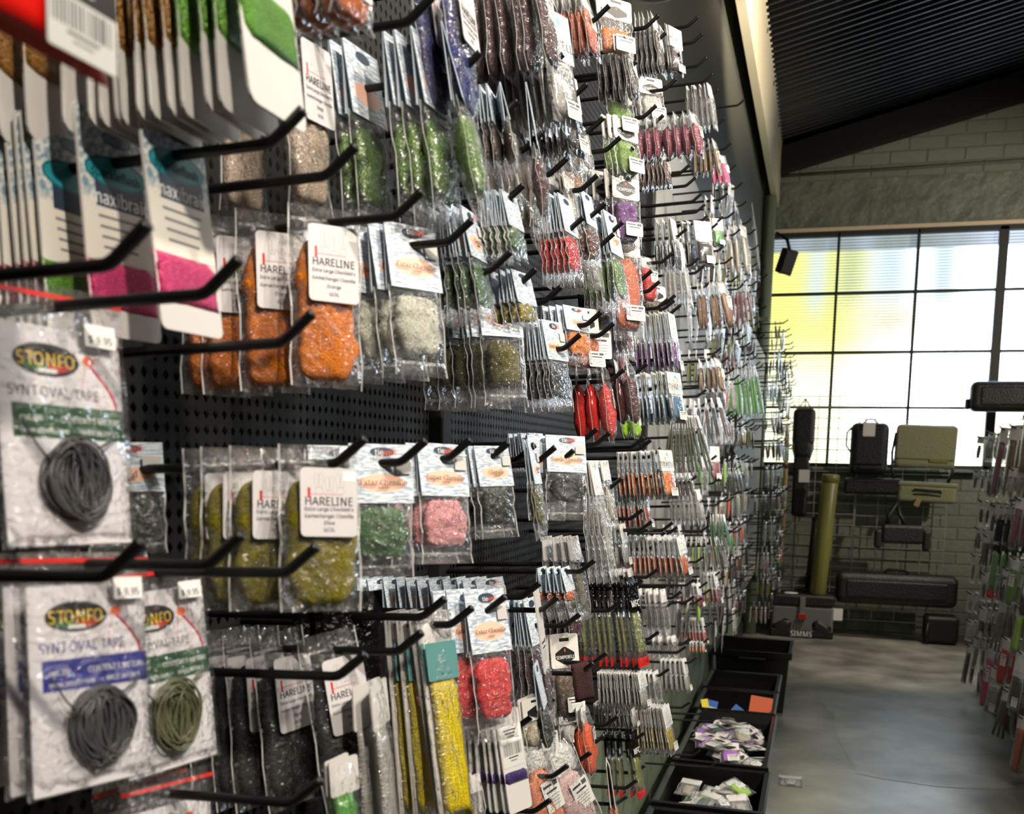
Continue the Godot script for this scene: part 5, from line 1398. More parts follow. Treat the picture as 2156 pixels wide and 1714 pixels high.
func ring_at(r: float) -> ArrayMesh:
	return lathe_mesh([[r + 0.001, 0.004], [r + 0.002, 0.0], [r + 0.001, -0.004]], 20)
const RACK := [
	{"y":1.357,"z":-0.483,"k":"card","n":11,"xf":-0.3325,"xb":-0.438,"t":0.025,"b":0.092,"w":0.05,"c":"magenta","d":"pink glitter braid card with teal oval print","yf":4,"yr":4,"txt":"maxi","xs":[-0.3325, -0.3696, -0.3962, -0.4029, -0.4085, -0.4141, -0.4197, -0.4247, -0.4291, -0.4336, -0.438],"hk":"the pink glitter braid cards"},
	{"y":1.443,"z":-0.479,"k":"card","n":15,"xf":-0.2782,"xb":-0.4166,"t":0.026,"b":0.077,"w":0.052,"c":"braidgreen","d":"green and gold braid card in the top left corner","yf":2,"yr":2,"gold":11,"xs":[-0.2782, -0.2896, -0.2995, -0.3103, -0.3194, -0.3269, -0.333, -0.338, -0.3431, -0.3482, -0.3539, -0.3597, -0.3748, -0.3985, -0.4166],"hk":"the green and gold braid cards"},
	{"y":1.274,"z":-0.356,"hk":"nothing, in front of the pink braid cards"},
	{"y":1.273,"z":-0.422,"k":"ston","n":1,"xf":-0.358,"xb":-0.358,"t":0.01,"b":0.116,"w":0.068,"c":"coilgrey","d":"bag of grey oval tape with green printed band beside bare perforated board","yf":14,"band":"green","hk":"the green banded tape bag"},
	{"y":1.259,"z":-0.492,"hk":"nothing, under the orange fluff bags"},
	{"y":1.357,"z":-0.642,"k":"hare","n":4,"xf":-0.3272,"xb":-0.4099,"t":0.011,"b":0.11,"w":0.046,"c":"orange","d":"clear bag of orange fluffy chenille with white rabbit label","yf":46,"yr":40,"col":"Orange","xs":[-0.3272, -0.3668, -0.3968, -0.4099],"hk":"the orange fluffy chenille bags"},
	{"y":1.357,"z":-0.544,"hk":"nothing, just above the orange fluff bags"},
	{"y":1.484,"z":-0.66,"k":"hare","n":2,"xf":-0.354,"xb":-0.402,"t":0.019,"b":0.113,"w":0.046,"c":"beige","d":"clear bag of beige fluffy chenille with white rabbit label","yf":8,"yr":8,"col":"Beige","hk":"the beige fluffy chenille bags"},
	{"y":1.484,"z":-0.756,"k":"chen","n":6,"xf":-0.2773,"xb":-0.3634,"t":0.03,"b":0.11,"w":0.05,"c":"green","d":"bag of leaf green tinsel chenille with folded grey header","yf":-12,"yr":6,"txt":"Estaz Chenille","spark":1,"xs":[-0.2773, -0.297, -0.3096, -0.3181, -0.3515, -0.3634],"hk":"the leaf green tinsel chenille bags"},
	{"y":1.361,"z":-0.742,"k":"chen","n":5,"xf":-0.306,"xb":-0.375,"t":0.016,"b":0.101,"w":0.044,"c":"silver","d":"bag of silver white chenille with folded grey header and price sticker","yf":38,"yr":30,"txt":"Estaz Chenille","spark":1,"hk":"the silver white chenille bags"},
	{"y":1.196,"z":-0.556,"k":"hare","n":4,"xf":-0.2871,"xb":-0.3523,"t":0.011,"b":0.088,"w":0.046,"c":"olive","d":"clear bag of olive glitter chenille with white rabbit label","yf":48,"yr":40,"col":"Olive","spark":1,"xs":[-0.2871, -0.3212, -0.3407, -0.3523],"hk":"the olive glitter chenille bags"},
	{"y":1.198,"z":-0.549,"k":"chen","n":1,"xf":-0.418,"xb":-0.418,"t":0.015,"b":0.055,"w":0.046,"c":"darkgreen","d":"grey header bag of dark braid half hidden behind the green banded tape bag","yf":45,"txt":"Braid"},
	{"y":1.197,"z":-0.653,"k":"chen","n":2,"xf":-0.291,"xb":-0.322,"t":0.013,"b":0.079,"w":0.046,"c":"jewel","d":"bag of dark jewel green sparkle chenille with grey header","yf":42,"yr":42,"txt":"Estaz Chenille","spark":1,"hk":"the jewel green sparkle chenille bags"},
	{"y":1.2,"z":-0.746,"k":"chen","n":3,"xf":-0.281,"xb":-0.306,"t":0.012,"b":0.081,"w":0.044,"c":"pink","d":"bag of pale pink fluffy chenille with grey header","yf":36,"yr":30,"txt":"Super Chenille","hk":"the pale pink chenille bags"},
	{"y":1.2,"z":-0.846,"k":"chen","n":3,"xf":-0.272,"xb":-0.292,"t":0.012,"b":0.068,"w":0.04,"c":"darkgreen","d":"bag of dark olive tinsel chenille with grey header","yf":30,"yr":20,"txt":"Chenille","spark":1,"hk":"the dark olive tinsel chenille bags"},
	{"y":1.2,"z":-0.931,"k":"chen","n":2,"xf":-0.259,"xb":-0.265,"t":0.019,"b":0.076,"w":0.04,"c":"moss","d":"narrow edge-on bag of moss chenille with grey header","yf":-6,"yr":-12,"txt":"Chenille","hk":"the edge-on moss chenille bags"},
	{"y":1.199,"z":-1.008,"hk":"nothing, left of the black chenille bag"},
	{"y":1.197,"z":-1.089,"k":"chen","n":2,"xf":-0.266,"xb":-0.288,"t":0.031,"b":0.062,"w":0.046,"c":"black","d":"bag of coiled black chenille with grey header and price sticker","yf":55,"yr":45,"txt":"Suede Chenille","ring":1,"hk":"the coiled black chenille bags"},
	{"y":1.15,"z":-0.348,"hk":"nothing, in front of the blue banded tape bag"},
	{"y":1.148,"z":-0.421,"k":"ston","n":3,"xf":-0.344,"xb":-0.387,"t":0.006,"b":0.11,"w":0.068,"c":"coilgrey","d":"bag of dark grey oval tape with blue printed band","yf":12,"yr":8,"band":"blue","roll":-4,"hk":"the blue banded tape bags"},
	{"y":1.137,"z":-0.495,"k":"ston","n":1,"xf":-0.358,"xb":-0.358,"t":0.001,"b":0.114,"w":0.062,"c":"coilolive","d":"bag of olive oval tape with green printed band behind the blue banded ones","yf":16,"band":"green","hk":"the olive tape bag"},
	{"y":1.066,"z":-0.649,"k":"hare","n":5,"xf":-0.3281,"xb":-0.4192,"t":0.013,"b":0.118,"w":0.046,"c":"black","d":"clear bag of black fluffy chenille with white rabbit label","yf":30,"yr":22,"col":"Black","roll":6,"xs":[-0.3281, -0.3685, -0.3897, -0.4054, -0.4192],"hk":"the black fluffy chenille bags"},
	{"y":1.067,"z":-0.557,"hk":"nothing, across the black fluff bags"},
	{"y":1.069,"z":-0.756,"k":"strip","n":4,"xf":-0.289,"xb":-0.32,"t":0.011,"b":0.167,"w":0.034,"c":"yellow","d":"long packet of bright yellow fibre with teal and white top","yf":30,"yr":10,"teal":1,"hk":"the long yellow fibre packets"},
	{"y":1.067,"z":-0.844,"k":"chen","n":3,"xf":-0.275,"xb":-0.305,"t":0.02,"b":0.113,"w":0.042,"c":"hot","d":"bag of hot pink chenille with grey header","yf":38,"yr":34,"txt":"Estaz Chenille","spark":1,"hk":"the hot pink chenille bags"},
	{"y":1.066,"z":-0.96,"k":"chen","n":12,"xf":-0.307,"xb":-0.449,"t":0.019,"b":0.057,"w":0.04,"c":"darkred","d":"bag of dark chenille in a long row of grey headers below the pink chenille","yf":25,"yr":15,"txt":"Chenille","hk":"the long row of grey header bags"},
	{"y":1.084,"z":-0.694,"k":"foil","n":2,"xf":-0.334,"xb":-0.352,"t":0.018,"b":0.15,"w":0.056,"c":"black","d":"black foil pouch hanging behind the black fluff bags","yf":40,"yr":35,"hk":"the black foil pouches"},
	{"y":1.057,"z":-0.649,"k":"strip","n":2,"xf":-0.292,"xb":-0.3,"t":-0.013,"b":0.157,"w":0.04,"c":"white","d":"white card backed fibre packet beside the yellow fibre packets","yf":-8,"yr":5},
	{"y":1.04,"z":-0.603,"k":"strip","n":2,"xf":-0.298,"xb":-0.302,"t":-0.038,"b":0.148,"w":0.026,"c":"grass","d":"packet of bright green fibre below the black fluff bags","yf":20,"yr":10},
	{"y":1.006,"z":-0.499,"k":"ston","n":2,"xf":-0.356,"xb":-0.374,"t":0.012,"b":0.072,"w":0.066,"c":"coilgrey","d":"clear bag with red zip line at the bottom edge of the photo","yf":10,"yr":8,"band":"none","roll":-5,"hk":"the red zip tape bags at the bottom edge"},
	{"y":1.482,"z":-0.854,"k":"chen","n":4,"xf":-0.269,"xb":-0.293,"t":0.024,"b":0.044,"w":0.04,"c":"goldbrown","d":"bag of gold flecked brown chenille with plain header","yf":-22,"yr":-4,"plain":1,"hk":"the gold flecked brown chenille bags"},
	{"y":1.481,"z":-0.935,"k":"chen","n":1,"xf":-0.264,"xb":-0.264,"t":0.052,"b":0.078,"w":0.042,"c":"maroon","d":"twisted edge-on bag crossing the white header packets","yf":-11,"yr":0,"plain":1,"hk":"the twisted edge-on bag"},
	{"y":1.478,"z":-0.931,"k":"clear","n":5,"xf":-0.279,"xb":-0.311,"t":0.017,"b":0.052,"w":0.04,"c":"bronze","d":"clear packet of bronze tinsel below the gold flecked brown bags","yf":4,"yr":0},
	{"y":1.482,"z":-1.024,"k":"lens","n":5,"xf":-0.295,"xb":-0.33,"t":0.01,"b":0.052,"w":0.038,"c":"olivegreen","d":"clear packet of olive fur above the green black variegated bags","yf":4,"yr":0},
	{"y":1.42,"z":-0.876,"k":"chen","n":6,"xf":-0.269,"xb":-0.288,"t":0.008,"b":0.049,"w":0.038,"c":"jewel","d":"white header bag of dark green chenille behind the twisted bag","yf":4,"yr":0,"plain":1,"hk":"the dark green chenille bags"},
	{"y":1.505,"z":-1.17,"k":"clear","n":5,"xf":-0.289,"xb":-0.322,"t":0.016,"b":0.043,"w":0.038,"c":"cream","d":"clear packet of cream feather above the edge-on red bags","yf":6,"yr":2,"hk":"the cream feather packets"},
	{"y":1.463,"z":-1.273,"k":"clear","n":5,"xf":-0.285,"xb":-0.318,"t":0.012,"b":0.053,"w":0.036,"c":"greywhite","d":"clear packet of white fur below the edge-on red bags","yf":6,"yr":2,"hk":"the white fur packets"},
	{"y":1.396,"z":-1.511,"k":"clear","n":4,"xf":-0.282,"xb":-0.303,"t":0.042,"b":0.049,"w":0.034,"c":"rose","d":"clear packet of rose fur left of the violet fibre","yf":6,"yr":2,"hk":"the rose fur packets"},
	{"y":1.553,"z":-0.76,"k":"hare","n":2,"xf":-0.284,"xb":-0.305,"t":0.014,"b":0.099,"w":0.052,"c":"royal","d":"bag of royal blue chenille with barcode label at the top edge","yf":0,"yr":0,"col":"Royal Blue","hk":"the royal blue chenille bags"},
	{"y":1.641,"z":-0.95,"k":"lens","n":6,"xf":-0.271,"xb":-0.325,"t":0.017,"b":0.093,"w":0.042,"c":"maroon","d":"clear bag of maroon beaded chenille at the top edge","yf":4,"yr":4,"hk":"the maroon beaded chenille bags"},
	{"y":1.468,"z":-0.551,"k":"lens","n":4,"xf":-0.266,"xb":-0.293,"t":0.005,"b":0.03,"w":0.04,"c":"amber","d":"small clear bag of amber beads at the top edge","yf":10,"yr":8,"hk":"the amber bead bags"},
	{"y":1.358,"z":-0.843,"k":"chen","n":5,"xf":-0.285,"xb":-0.317,"t":0.052,"b":0.044,"w":0.042,"c":"jewel","d":"bag of green black variegated chenille with folded header","yf":0,"yr":0,"txt":"Chenille","hk":"the green black variegated bags"},
	{"y":1.358,"z":-0.922,"k":"chen","n":4,"xf":-0.27,"xb":-0.293,"t":0.013,"b":0.039,"w":0.04,"c":"yellowolive","d":"bag of yellow chenille hidden behind the variegated chenille bag","yf":10,"yr":5,"plain":1,"hk":"the half hidden yellow chenille bags"},
	{"y":1.358,"z":-1.017,"k":"chen","n":6,"xf":-0.322,"xb":-0.387,"t":0.022,"b":0.104,"w":0.046,"c":"moss","d":"bag of moss green variegated chenille in a round coil with grey header","yf":50,"yr":30,"txt":"Variegated Chenille","coil":1,"hk":"the moss green variegated chenille bags"},
	{"y":1.484,"z":-1.028,"k":"chen","n":1,"xf":-0.298,"xb":-0.298,"t":0.086,"b":0.072,"w":0.044,"c":"tan","d":"grey header bag twisted towards the aisle above the red tinsel bags","yf":-9,"yr":-20,"plain":1,"hk":"the twisted grey header bag"},
	{"y":1.573,"z":-1.003,"k":"tie","n":10,"xf":-0.26,"xb":-0.325,"t":0.059,"b":0.055,"w":0.044,"c":"greywhite","d":"white packet of grey fibre with black lettering in a long row near the top","yf":24,"yr":4,"txt":"TIEWELL","hk":"the long row of white lettered packets"},
	{"y":1.581,"z":-1.107,"k":"tie","n":9,"xf":-0.276,"xb":-0.349,"t":0.03,"b":0.061,"w":0.044,"c":"black","d":"white packet of black fibre in the row below the white lettered packets","yf":15,"yr":4,"hk":"the white packets of black fibre"},
	{"y":1.7,"z":-1.208,"k":"lens","n":6,"xf":-0.281,"xb":-0.32,"t":0.033,"b":0.041,"w":0.04,"c":"rust","d":"clear packet of rust fur at the top edge","yf":6,"yr":3,"hk":"the rust fur packets"},
	{"y":1.703,"z":-1.304,"k":"semp","n":2,"xf":-0.266,"xb":-0.272,"t":0.064,"b":0.006,"w":0.046,"c":"orange","d":"packet of orange eggs hanging at the top edge","yf":45,"yr":30,"blob":1,"hk":"the orange egg packets"},
	{"y":1.574,"z":-1.194,"k":"clear","n":7,"xf":-0.282,"xb":-0.347,"t":0.011,"b":0.049,"w":0.044,"c":"greywhite","d":"clear packet with pale feather below the white lettered rows","yf":4,"yr":2,"hk":"the pale feather packets"},
	{"y":1.704,"z":-1.387,"k":"lens","n":6,"xf":-0.263,"xb":-0.301,"t":0.043,"b":0.037,"w":0.034,"c":"darkbrown","d":"clear packet of dark brown fur with crinkled tip","yf":8,"yr":4,"hk":"the dark brown fur packets"},
	{"y":1.583,"z":-1.296,"k":"chen","n":2,"xf":-0.321,"xb":-0.342,"t":0.018,"b":0.065,"w":0.046,"c":"tan","d":"grey header bag of tan chenille facing the aisle","yf":48,"yr":30,"txt":"Suede Chenille","hk":"the tan chenille bags"},
	{"y":1.596,"z":-1.385,"k":"semp","n":3,"xf":-0.264,"xb":-0.285,"t":0.056,"b":0.025,"w":0.044,"c":"lime2","d":"packet of lime green fritz with white label and black hexagon header","yf":36,"yr":20,"txt":"SEMPERFLI","hk":"the lime fritz packets"},
	{"y":1.594,"z":-1.463,"k":"semp","n":3,"xf":-0.282,"xb":-0.313,"t":0.012,"b":0.098,"w":0.044,"c":"purple","d":"packet of glossy purple fritz with white header and black hexagon","yf":48,"yr":35,"txt":"SEMPERFLI","hk":"the purple fritz packets"},
	{"y":1.445,"z":-1.106,"k":"chen","n":6,"xf":-0.272,"xb":-0.301,"t":0.038,"b":0.056,"w":0.04,"c":"red","d":"bag of red chenille with folded header in an edge-on row","yf":8,"yr":2,"plain":1,"hk":"the edge-on red chenille bags"},
	{"y":1.489,"z":-1.328,"k":"chen","n":6,"xf":-0.27,"xb":-0.307,"t":0.027,"b":0.103,"w":0.044,"c":"green","d":"bag of grass green chenille with pink oval header in an edge-on row","yf":10,"yr":4,"txt":"Chenille","hk":"the edge-on grass green chenille bags"},
	{"y":1.486,"z":-1.218,"k":"chen","n":3,"xf":-0.277,"xb":-0.3,"t":0.028,"b":0.062,"w":0.04,"c":"brown","d":"bag of brown chenille behind the edge-on red ones","yf":6,"yr":2,"plain":1,"hk":"the brown chenille bags"},
	{"y":1.361,"z":-1.213,"k":"chen","n":4,"xf":-0.287,"xb":-0.316,"t":0.023,"b":0.045,"w":0.042,"c":"orange","d":"bag of orange chenille with pink oval header behind bare hooks","yf":30,"yr":20,"txt":"Chenille","hk":"the orange chenille bags"},
	{"y":1.358,"z":-1.29,"k":"semp","n":2,"xf":-0.292,"xb":-0.308,"t":0.036,"b":0.045,"w":0.044,"c":"amber","d":"packet of amber fritz with white label","yf":36,"yr":30,"hk":"the amber fritz packets"},
	{"y":1.322,"z":-1.106,"k":"chen","n":5,"xf":-0.285,"xb":-0.314,"t":0.031,"b":0.068,"w":0.044,"c":"slate","d":"bag of slate grey chenille with pink oval header","yf":16,"yr":6,"txt":"Suede Chenille","hk":"the slate grey chenille bags"},
	{"y":1.423,"z":-1.468,"k":"semp","n":1,"xf":-0.274,"xb":-0.274,"t":0.114,"b":0.054,"w":0.05,"c":"rust","d":"tall packet of rust orange dubbing with white header","yf":48,"txt":"SEMPERFLI"},
	{"y":1.368,"z":-1.34,"k":"foil","n":1,"xf":-0.291,"xb":-0.291,"t":0.05,"b":0.044,"w":0.048,"c":"slate","d":"dark grey pouch with white label among orange packets","yf":50,"lab":1},
	{"y":1.374,"z":-1.763,"k":"tie","n":8,"xf":-0.242,"xb":-0.307,"t":0.079,"b":0.026,"w":0.04,"c":"purple","d":"flat packet of violet fibre in an edge-on row","yf":10,"yr":2,"hk":"the violet fibre packets"},
	{"y":1.333,"z":-1.552,"k":"lens","n":3,"xf":-0.295,"xb":-0.324,"t":0.065,"b":0.022,"w":0.03,"c":"rose","d":"thin packet of rose foil above the red packets","yf":8,"yr":5,"hk":"the rose foil packets"},
	{"y":1.356,"z":-1.811,"hk":"nothing, below the violet fibre packets"},
	{"y":1.308,"z":-1.369,"k":"lens","n":3,"xf":-0.285,"xb":-0.321,"t":0.025,"b":0.083,"w":0.036,"c":"red","d":"puffed clear packet of bright red fluff","yf":-6,"yr":-4,"wide":1,"hk":"the puffed bright red packets"},
	{"y":1.32,"z":-1.414,"k":"lens","n":2,"xf":-0.26,"xb":-0.275,"t":0.02,"b":0.072,"w":0.034,"c":"maroon","d":"puffed clear packet of dark red fluff","yf":-6,"yr":-4,"wide":1,"hk":"the puffed dark red packets"},
	{"y":1.322,"z":-1.525,"k":"lens","n":2,"xf":-0.279,"xb":-0.293,"t":-0.042,"b":0.088,"w":0.034,"c":"lime","d":"lime green packet tip under the puffed red packets","yf":0,"yr":0},
	{"y":1.323,"z":-1.733,"k":"tie","n":8,"xf":-0.24,"xb":-0.3,"t":0.028,"b":0.059,"w":0.04,"c":"blue","d":"flat packet of teal blue fibre with white lettered top","yf":28,"yr":4,"txt":"TIEWELL","hk":"the teal blue fibre packets"},
	{"y":1.224,"z":-1.209,"k":"chen","n":6,"xf":-0.332,"xb":-0.359,"t":0.012,"b":0.035,"w":0.04,"c":"red","d":"packet of red fibre with grey header above the bare hook row","yf":10,"yr":4,"plain":1,"hk":"the grey header packets of red fibre"},
	{"y":1.222,"z":-1.286,"hk":"nothing, second in the bare row above the orange packets"},
	{"y":1.223,"z":-1.548,"hk":"nothing, third in the bare row above the orange packets"},
	{"y":1.221,"z":-1.616,"hk":"nothing, fourth in the bare row above the orange packets"},
	{"y":1.21,"z":-1.723,"k":"tie","n":11,"xf":-0.25,"xb":-0.327,"t":0.012,"b":0.072,"w":0.036,"c":"orange","d":"flat packet of orange fibre with white lettered top in the upper orange row","yf":30,"yr":4,"txt":"TIEWELL","hk":"the upper row of orange fibre packets"},
	{"y":1.259,"z":-2.277,"k":"strip","n":11,"xf":-0.249,"xb":-0.322,"t":0.047,"b":0.083,"w":0.022,"c":"olivegreen","d":"thin olive tube packet in a fanned row","yf":6,"yr":2,"fan":1,"hk":"the fanned olive tube packets"},
	{"y":1.174,"z":-1.731,"k":"tie","n":8,"xf":-0.29,"xb":-0.344,"t":-0.008,"b":0.089,"w":0.036,"c":"rust","d":"flat packet of rust orange fibre below the upper orange row","yf":6,"yr":3,"hk":"the rust orange fibre packets"},
	{"y":1.164,"z":-1.378,"k":"clear","n":5,"xf":-0.276,"xb":-0.306,"t":0.039,"b":0.058,"w":0.036,"c":"cream","d":"clear tube packet with cream fur","yf":6,"yr":2,"hk":"the cream fur packets"},
	{"y":1.148,"z":-1.267,"k":"clear","n":4,"xf":-0.263,"xb":-0.281,"t":0.054,"b":0.102,"w":0.03,"c":"greywhite","d":"tall clear tube of silver tinsel beside the black chenille bags","yf":8,"yr":2},
	{"y":1.114,"z":-1.56,"hk":"nothing, below the rust orange packets"},
	{"y":1.091,"z":-1.652,"k":"tie","n":5,"xf":-0.306,"xb":-0.337,"t":0.012,"b":0.062,"w":0.04,"c":"greywhite","d":"white tipped packet row under the rust orange packets","yf":4,"yr":2,"hk":"the white tipped packets"},
	{"y":1.063,"z":-1.814,"k":"tie","n":2,"xf":-0.348,"xb":-0.357,"t":0.026,"b":0.069,"w":0.044,"c":"slate","d":"white lettered packet of slate flash facing the aisle","yf":50,"yr":40,"txt":"TIEWELL","hk":"the slate flash packets"},
	{"y":1.052,"z":-1.758,"k":"tie","n":11,"xf":-0.221,"xb":-0.312,"t":0.024,"b":0.051,"w":0.036,"c":"rust2","d":"flat packet of pumpkin orange fibre in the lower orange row","yf":16,"yr":4,"roll":6,"hk":"the lower row of pumpkin orange packets"},
	{"y":1.076,"z":-1.904,"hk":"nothing, above the lower orange row"},
	{"y":1.064,"z":-1.969,"hk":"nothing, second above the lower orange row"},
	{"y":1.066,"z":-1.215,"k":"chen","n":4,"xf":-0.294,"xb":-0.324,"t":0.006,"b":0.041,"w":0.036,"c":"amber","d":"clear packet of amber tinsel above bare hooks","yf":4,"yr":2,"plain":1,"hk":"the amber tinsel packets"},
	{"y":1.068,"z":-1.295,"k":"clear","n":4,"xf":-0.298,"xb":-0.333,"t":0.037,"b":0.074,"w":0.04,"c":"cream","d":"clear packet with pale cream feather left of the silver tubes","yf":8,"yr":4,"hk":"the pale cream feather packets"},
	{"y":1.005,"z":-1.737,"k":"clear","n":4,"xf":-0.302,"xb":-0.335,"t":0.016,"b":0.057,"w":0.04,"c":"amber","d":"packet of gold tinsel below the pumpkin orange row","yf":6,"yr":3,"hk":"the gold tinsel packets"},
	{"y":1.003,"z":-1.58,"k":"mfc","n":10,"xf":-0.274,"xb":-0.362,"t":0.019,"b":0.123,"w":0.034,"c":"khaki","d":"black topped packet of khaki fibre with red tail in a long row","yf":20,"yr":4,"txt":"MFC","hk":"the black topped khaki packets"},
	{"y":0.992,"z":-1.404,"k":"lens","n":5,"xf":-0.328,"xb":-0.366,"t":0.027,"b":0.047,"w":0.04,"c":"maroon","d":"clear packet of wine red fur with white barcode","yf":14,"yr":6,"hk":"the wine red fur packets"},
	{"y":1.043,"z":-1.034,"k":"card","n":1,"xf":-0.278,"xb":-0.278,"t":0.023,"b":0.121,"w":0.04,"c":"white","d":"white folded header card with barcode turned edge-on","yf":-8,"yr":-30,"hk":"the edge-on white header card"},
	{"y":1.01,"z":-1.141,"k":"chen","n":4,"xf":-0.312,"xb":-0.338,"t":0.033,"b":0.106,"w":0.042,"c":"plum","d":"clear bag of plum fluff below the wine red packets","yf":6,"yr":0,"plain":1,"hk":"the plum fluff bags"},
	{"y":0.89,"z":-1.777,"hk":"nothing, long one across the khaki packets"},
	{"y":0.935,"z":-1.307,"k":"semp","n":2,"xf":-0.313,"xb":-0.323,"t":0.038,"b":0.082,"w":0.046,"c":"bronze","d":"packet of bronze dubbing with white label and black hexagon header","yf":40,"yr":30,"txt":"SEMPERFLI","hk":"the bronze dubbing packets"},
	{"y":0.937,"z":-1.223,"k":"foil","n":1,"xf":-0.271,"xb":-0.271,"t":0.015,"b":0.033,"w":0.036,"c":"darkred","d":"small dark red foil pouch below the khaki packets","yf":30,"hk":"the dark red foil pouch"},
	{"y":0.861,"z":-1.56,"k":"tie","n":12,"xf":-0.251,"xb":-0.315,"t":0.015,"b":0.045,"w":0.034,"c":"greywhite","d":"flat white fibre packet in the row under the khaki packets","yf":12,"yr":3,"hk":"the row of white fibre packets under the khaki ones"},
	{"y":0.794,"z":-1.93,"k":"clear","n":4,"xf":-0.283,"xb":-0.311,"t":0.009,"b":0.055,"w":0.034,"c":"darkgreen","d":"clear packet of dark flies beside the white fibre row","yf":10,"yr":4,"hk":"the dark fly packets"},
	{"y":0.936,"z":-1.026,"k":"semp","n":2,"xf":-0.276,"xb":-0.286,"t":0.015,"b":0.04,"w":0.042,"c":"cream","d":"white printed packet beside the bronze dubbing","yf":28,"yr":10,"hk":"the white printed packets"},
	{"y":0.937,"z":-0.936,"k":"chen","n":1,"xf":-0.241,"xb":-0.241,"t":0.069,"b":0.028,"w":0.036,"c":"darkgreen","d":"edge-on clear bag of green dubbing over the salmon packets","yf":-10,"yr":-20,"plain":1,"hk":"the edge-on green dubbing bag"},
	{"y":0.934,"z":-0.859,"k":"card","n":7,"xf":-0.252,"xb":-0.293,"t":0.043,"b":0.049,"w":0.034,"c":"violet","d":"white card wound with violet braid","yf":20,"yr":6,"mid":1,"hk":"the violet braid cards"},
	{"y":0.842,"z":-1.099,"k":"lens","n":3,"xf":-0.294,"xb":-0.311,"t":0.044,"b":0.109,"w":0.056,"c":"peach","d":"large clear packet of salmon pink fur near the bottom edge","yf":30,"yr":10,"roll":14,"wide":1,"hk":"the salmon pink fur packets"},
	{"y":0.837,"z":-1.138,"k":"lens","n":2,"xf":-0.272,"xb":-0.284,"t":0.034,"b":0.112,"w":0.056,"c":"blush","d":"large clear packet of pale blush fur near the bottom edge","yf":34,"yr":15,"roll":22,"wide":1},
	{"y":0.826,"z":-1.023,"k":"foil","n":2,"xf":-0.32,"xb":-0.334,"t":0.031,"b":0.062,"w":0.046,"c":"black","d":"black foil pouch with white lettering at the bottom edge","yf":30,"yr":20,"hk":"the black foil pouches at the bottom edge"},
	{"y":0.906,"z":-0.809,"k":"clear","n":2,"xf":-0.277,"xb":-0.282,"t":0.021,"b":0.033,"w":0.04,"c":"cream","d":"crinkled clear bag beside the yellow fibre packets at the bottom edge","yf":20,"yr":10},
	{"y":0.823,"z":-1.223,"hk":"nothing, in front of the salmon fur packets"},
	{"y":0.823,"z":-1.307,"k":"lens","n":2,"xf":-0.279,"xb":-0.287,"t":0.057,"b":0.045,"w":0.04,"c":"orangefl","d":"packet of fluorescent orange dubbing with white header and price","yf":-5,"yr":-5,"wide":1,"hk":"the fluorescent orange dubbing packets"},
	{"y":0.826,"z":-1.405,"k":"semp","n":2,"xf":-0.324,"xb":-0.334,"t":0.027,"b":0.041,"w":0.046,"c":"greywhite","d":"white header packet with blue crown mark beside the fluorescent orange","yf":40,"yr":30,"hk":"the blue crown header packets"},
	{"y":0.757,"z":-1.754,"hk":"nothing, above the yellow fibre row"},
	{"y":0.798,"z":-1.659,"k":"tie","n":10,"xf":-0.281,"xb":-0.342,"t":0.004,"b":0.04,"w":0.034,"c":"greywhite","d":"flat pale fibre packet in the row above the yellow ones","yf":4,"yr":2,"hk":"the pale fibre packet row"},
	{"y":0.742,"z":-1.707,"k":"tie","n":13,"xf":-0.223,"xb":-0.284,"t":0.049,"b":0.039,"w":0.034,"c":"yellow2","d":"flat packet of yellow fibre with white top","yf":14,"yr":4,"roll":5,"hk":"the flat yellow fibre packets"},
	{"y":0.738,"z":-1.656,"k":"mfc","n":5,"xf":-0.275,"xb":-0.324,"t":0.016,"b":0.095,"w":0.032,"c":"khaki","d":"black topped packet of khaki fibre with red tail in the lower row","yf":14,"yr":4,"txt":"MFC","hk":"the lower black topped khaki packets"},
	{"y":0.675,"z":-1.593,"hk":"nothing, below the lower khaki packets"},
	{"y":0.678,"z":-1.668,"hk":"nothing, across the lower khaki packets"},
	{"y":0.678,"z":-1.5,"k":"card","n":2,"xf":-0.277,"xb":-0.282,"t":0.069,"b":0.044,"w":0.04,"c":"peach","d":"white card of salmon braid edge-on at the bottom edge","yf":-20,"yr":-10,"hk":"the edge-on salmon braid cards"},
	{"y":0.455,"z":-2.583,"hk":"nothing, over the green wall beside the purple packet tub"},
	{"y":0.28,"z":-3.083,"hk":"nothing, lowest one over the green wall"},
	{"y":0.537,"z":-2.694,"hk":"nothing, over the green wall above the purple packet tub"},
	{"y":0.42,"z":-3.097,"hk":"nothing, longest over the purple packet tub"},
	{"y":0.642,"z":-2.317,"hk":"nothing, beside the yellow fibre row"},
	{"y":0.727,"z":-2.424,"k":"tie","n":6,"xf":-0.289,"xb":-0.34,"t":0.011,"b":0.074,"w":0.034,"c":"greywhite","d":"clear tipped packet in the last row above the green wall","yf":10,"yr":4,"hk":"the last packets above the green wall"},
	{"y":0.793,"z":-2.191,"hk":"nothing, beside the khaki packet tips"},
	{"y":0.797,"z":-2.271,"k":"clear","n":4,"xf":-0.293,"xb":-0.336,"t":0.021,"b":0.032,"w":0.036,"c":"black","d":"clear packet of black fur beside the khaki packets","yf":6,"yr":2,"hk":"the black fur packets"},
	{"y":0.921,"z":-1.967,"k":"clear","n":5,"xf":-0.275,"xb":-0.321,"t":0.037,"b":0.055,"w":0.034,"c":"darkbrown","d":"clear packet of dark brown hackle below the pumpkin orange row","yf":8,"yr":3,"hk":"the dark brown hackle packets"},
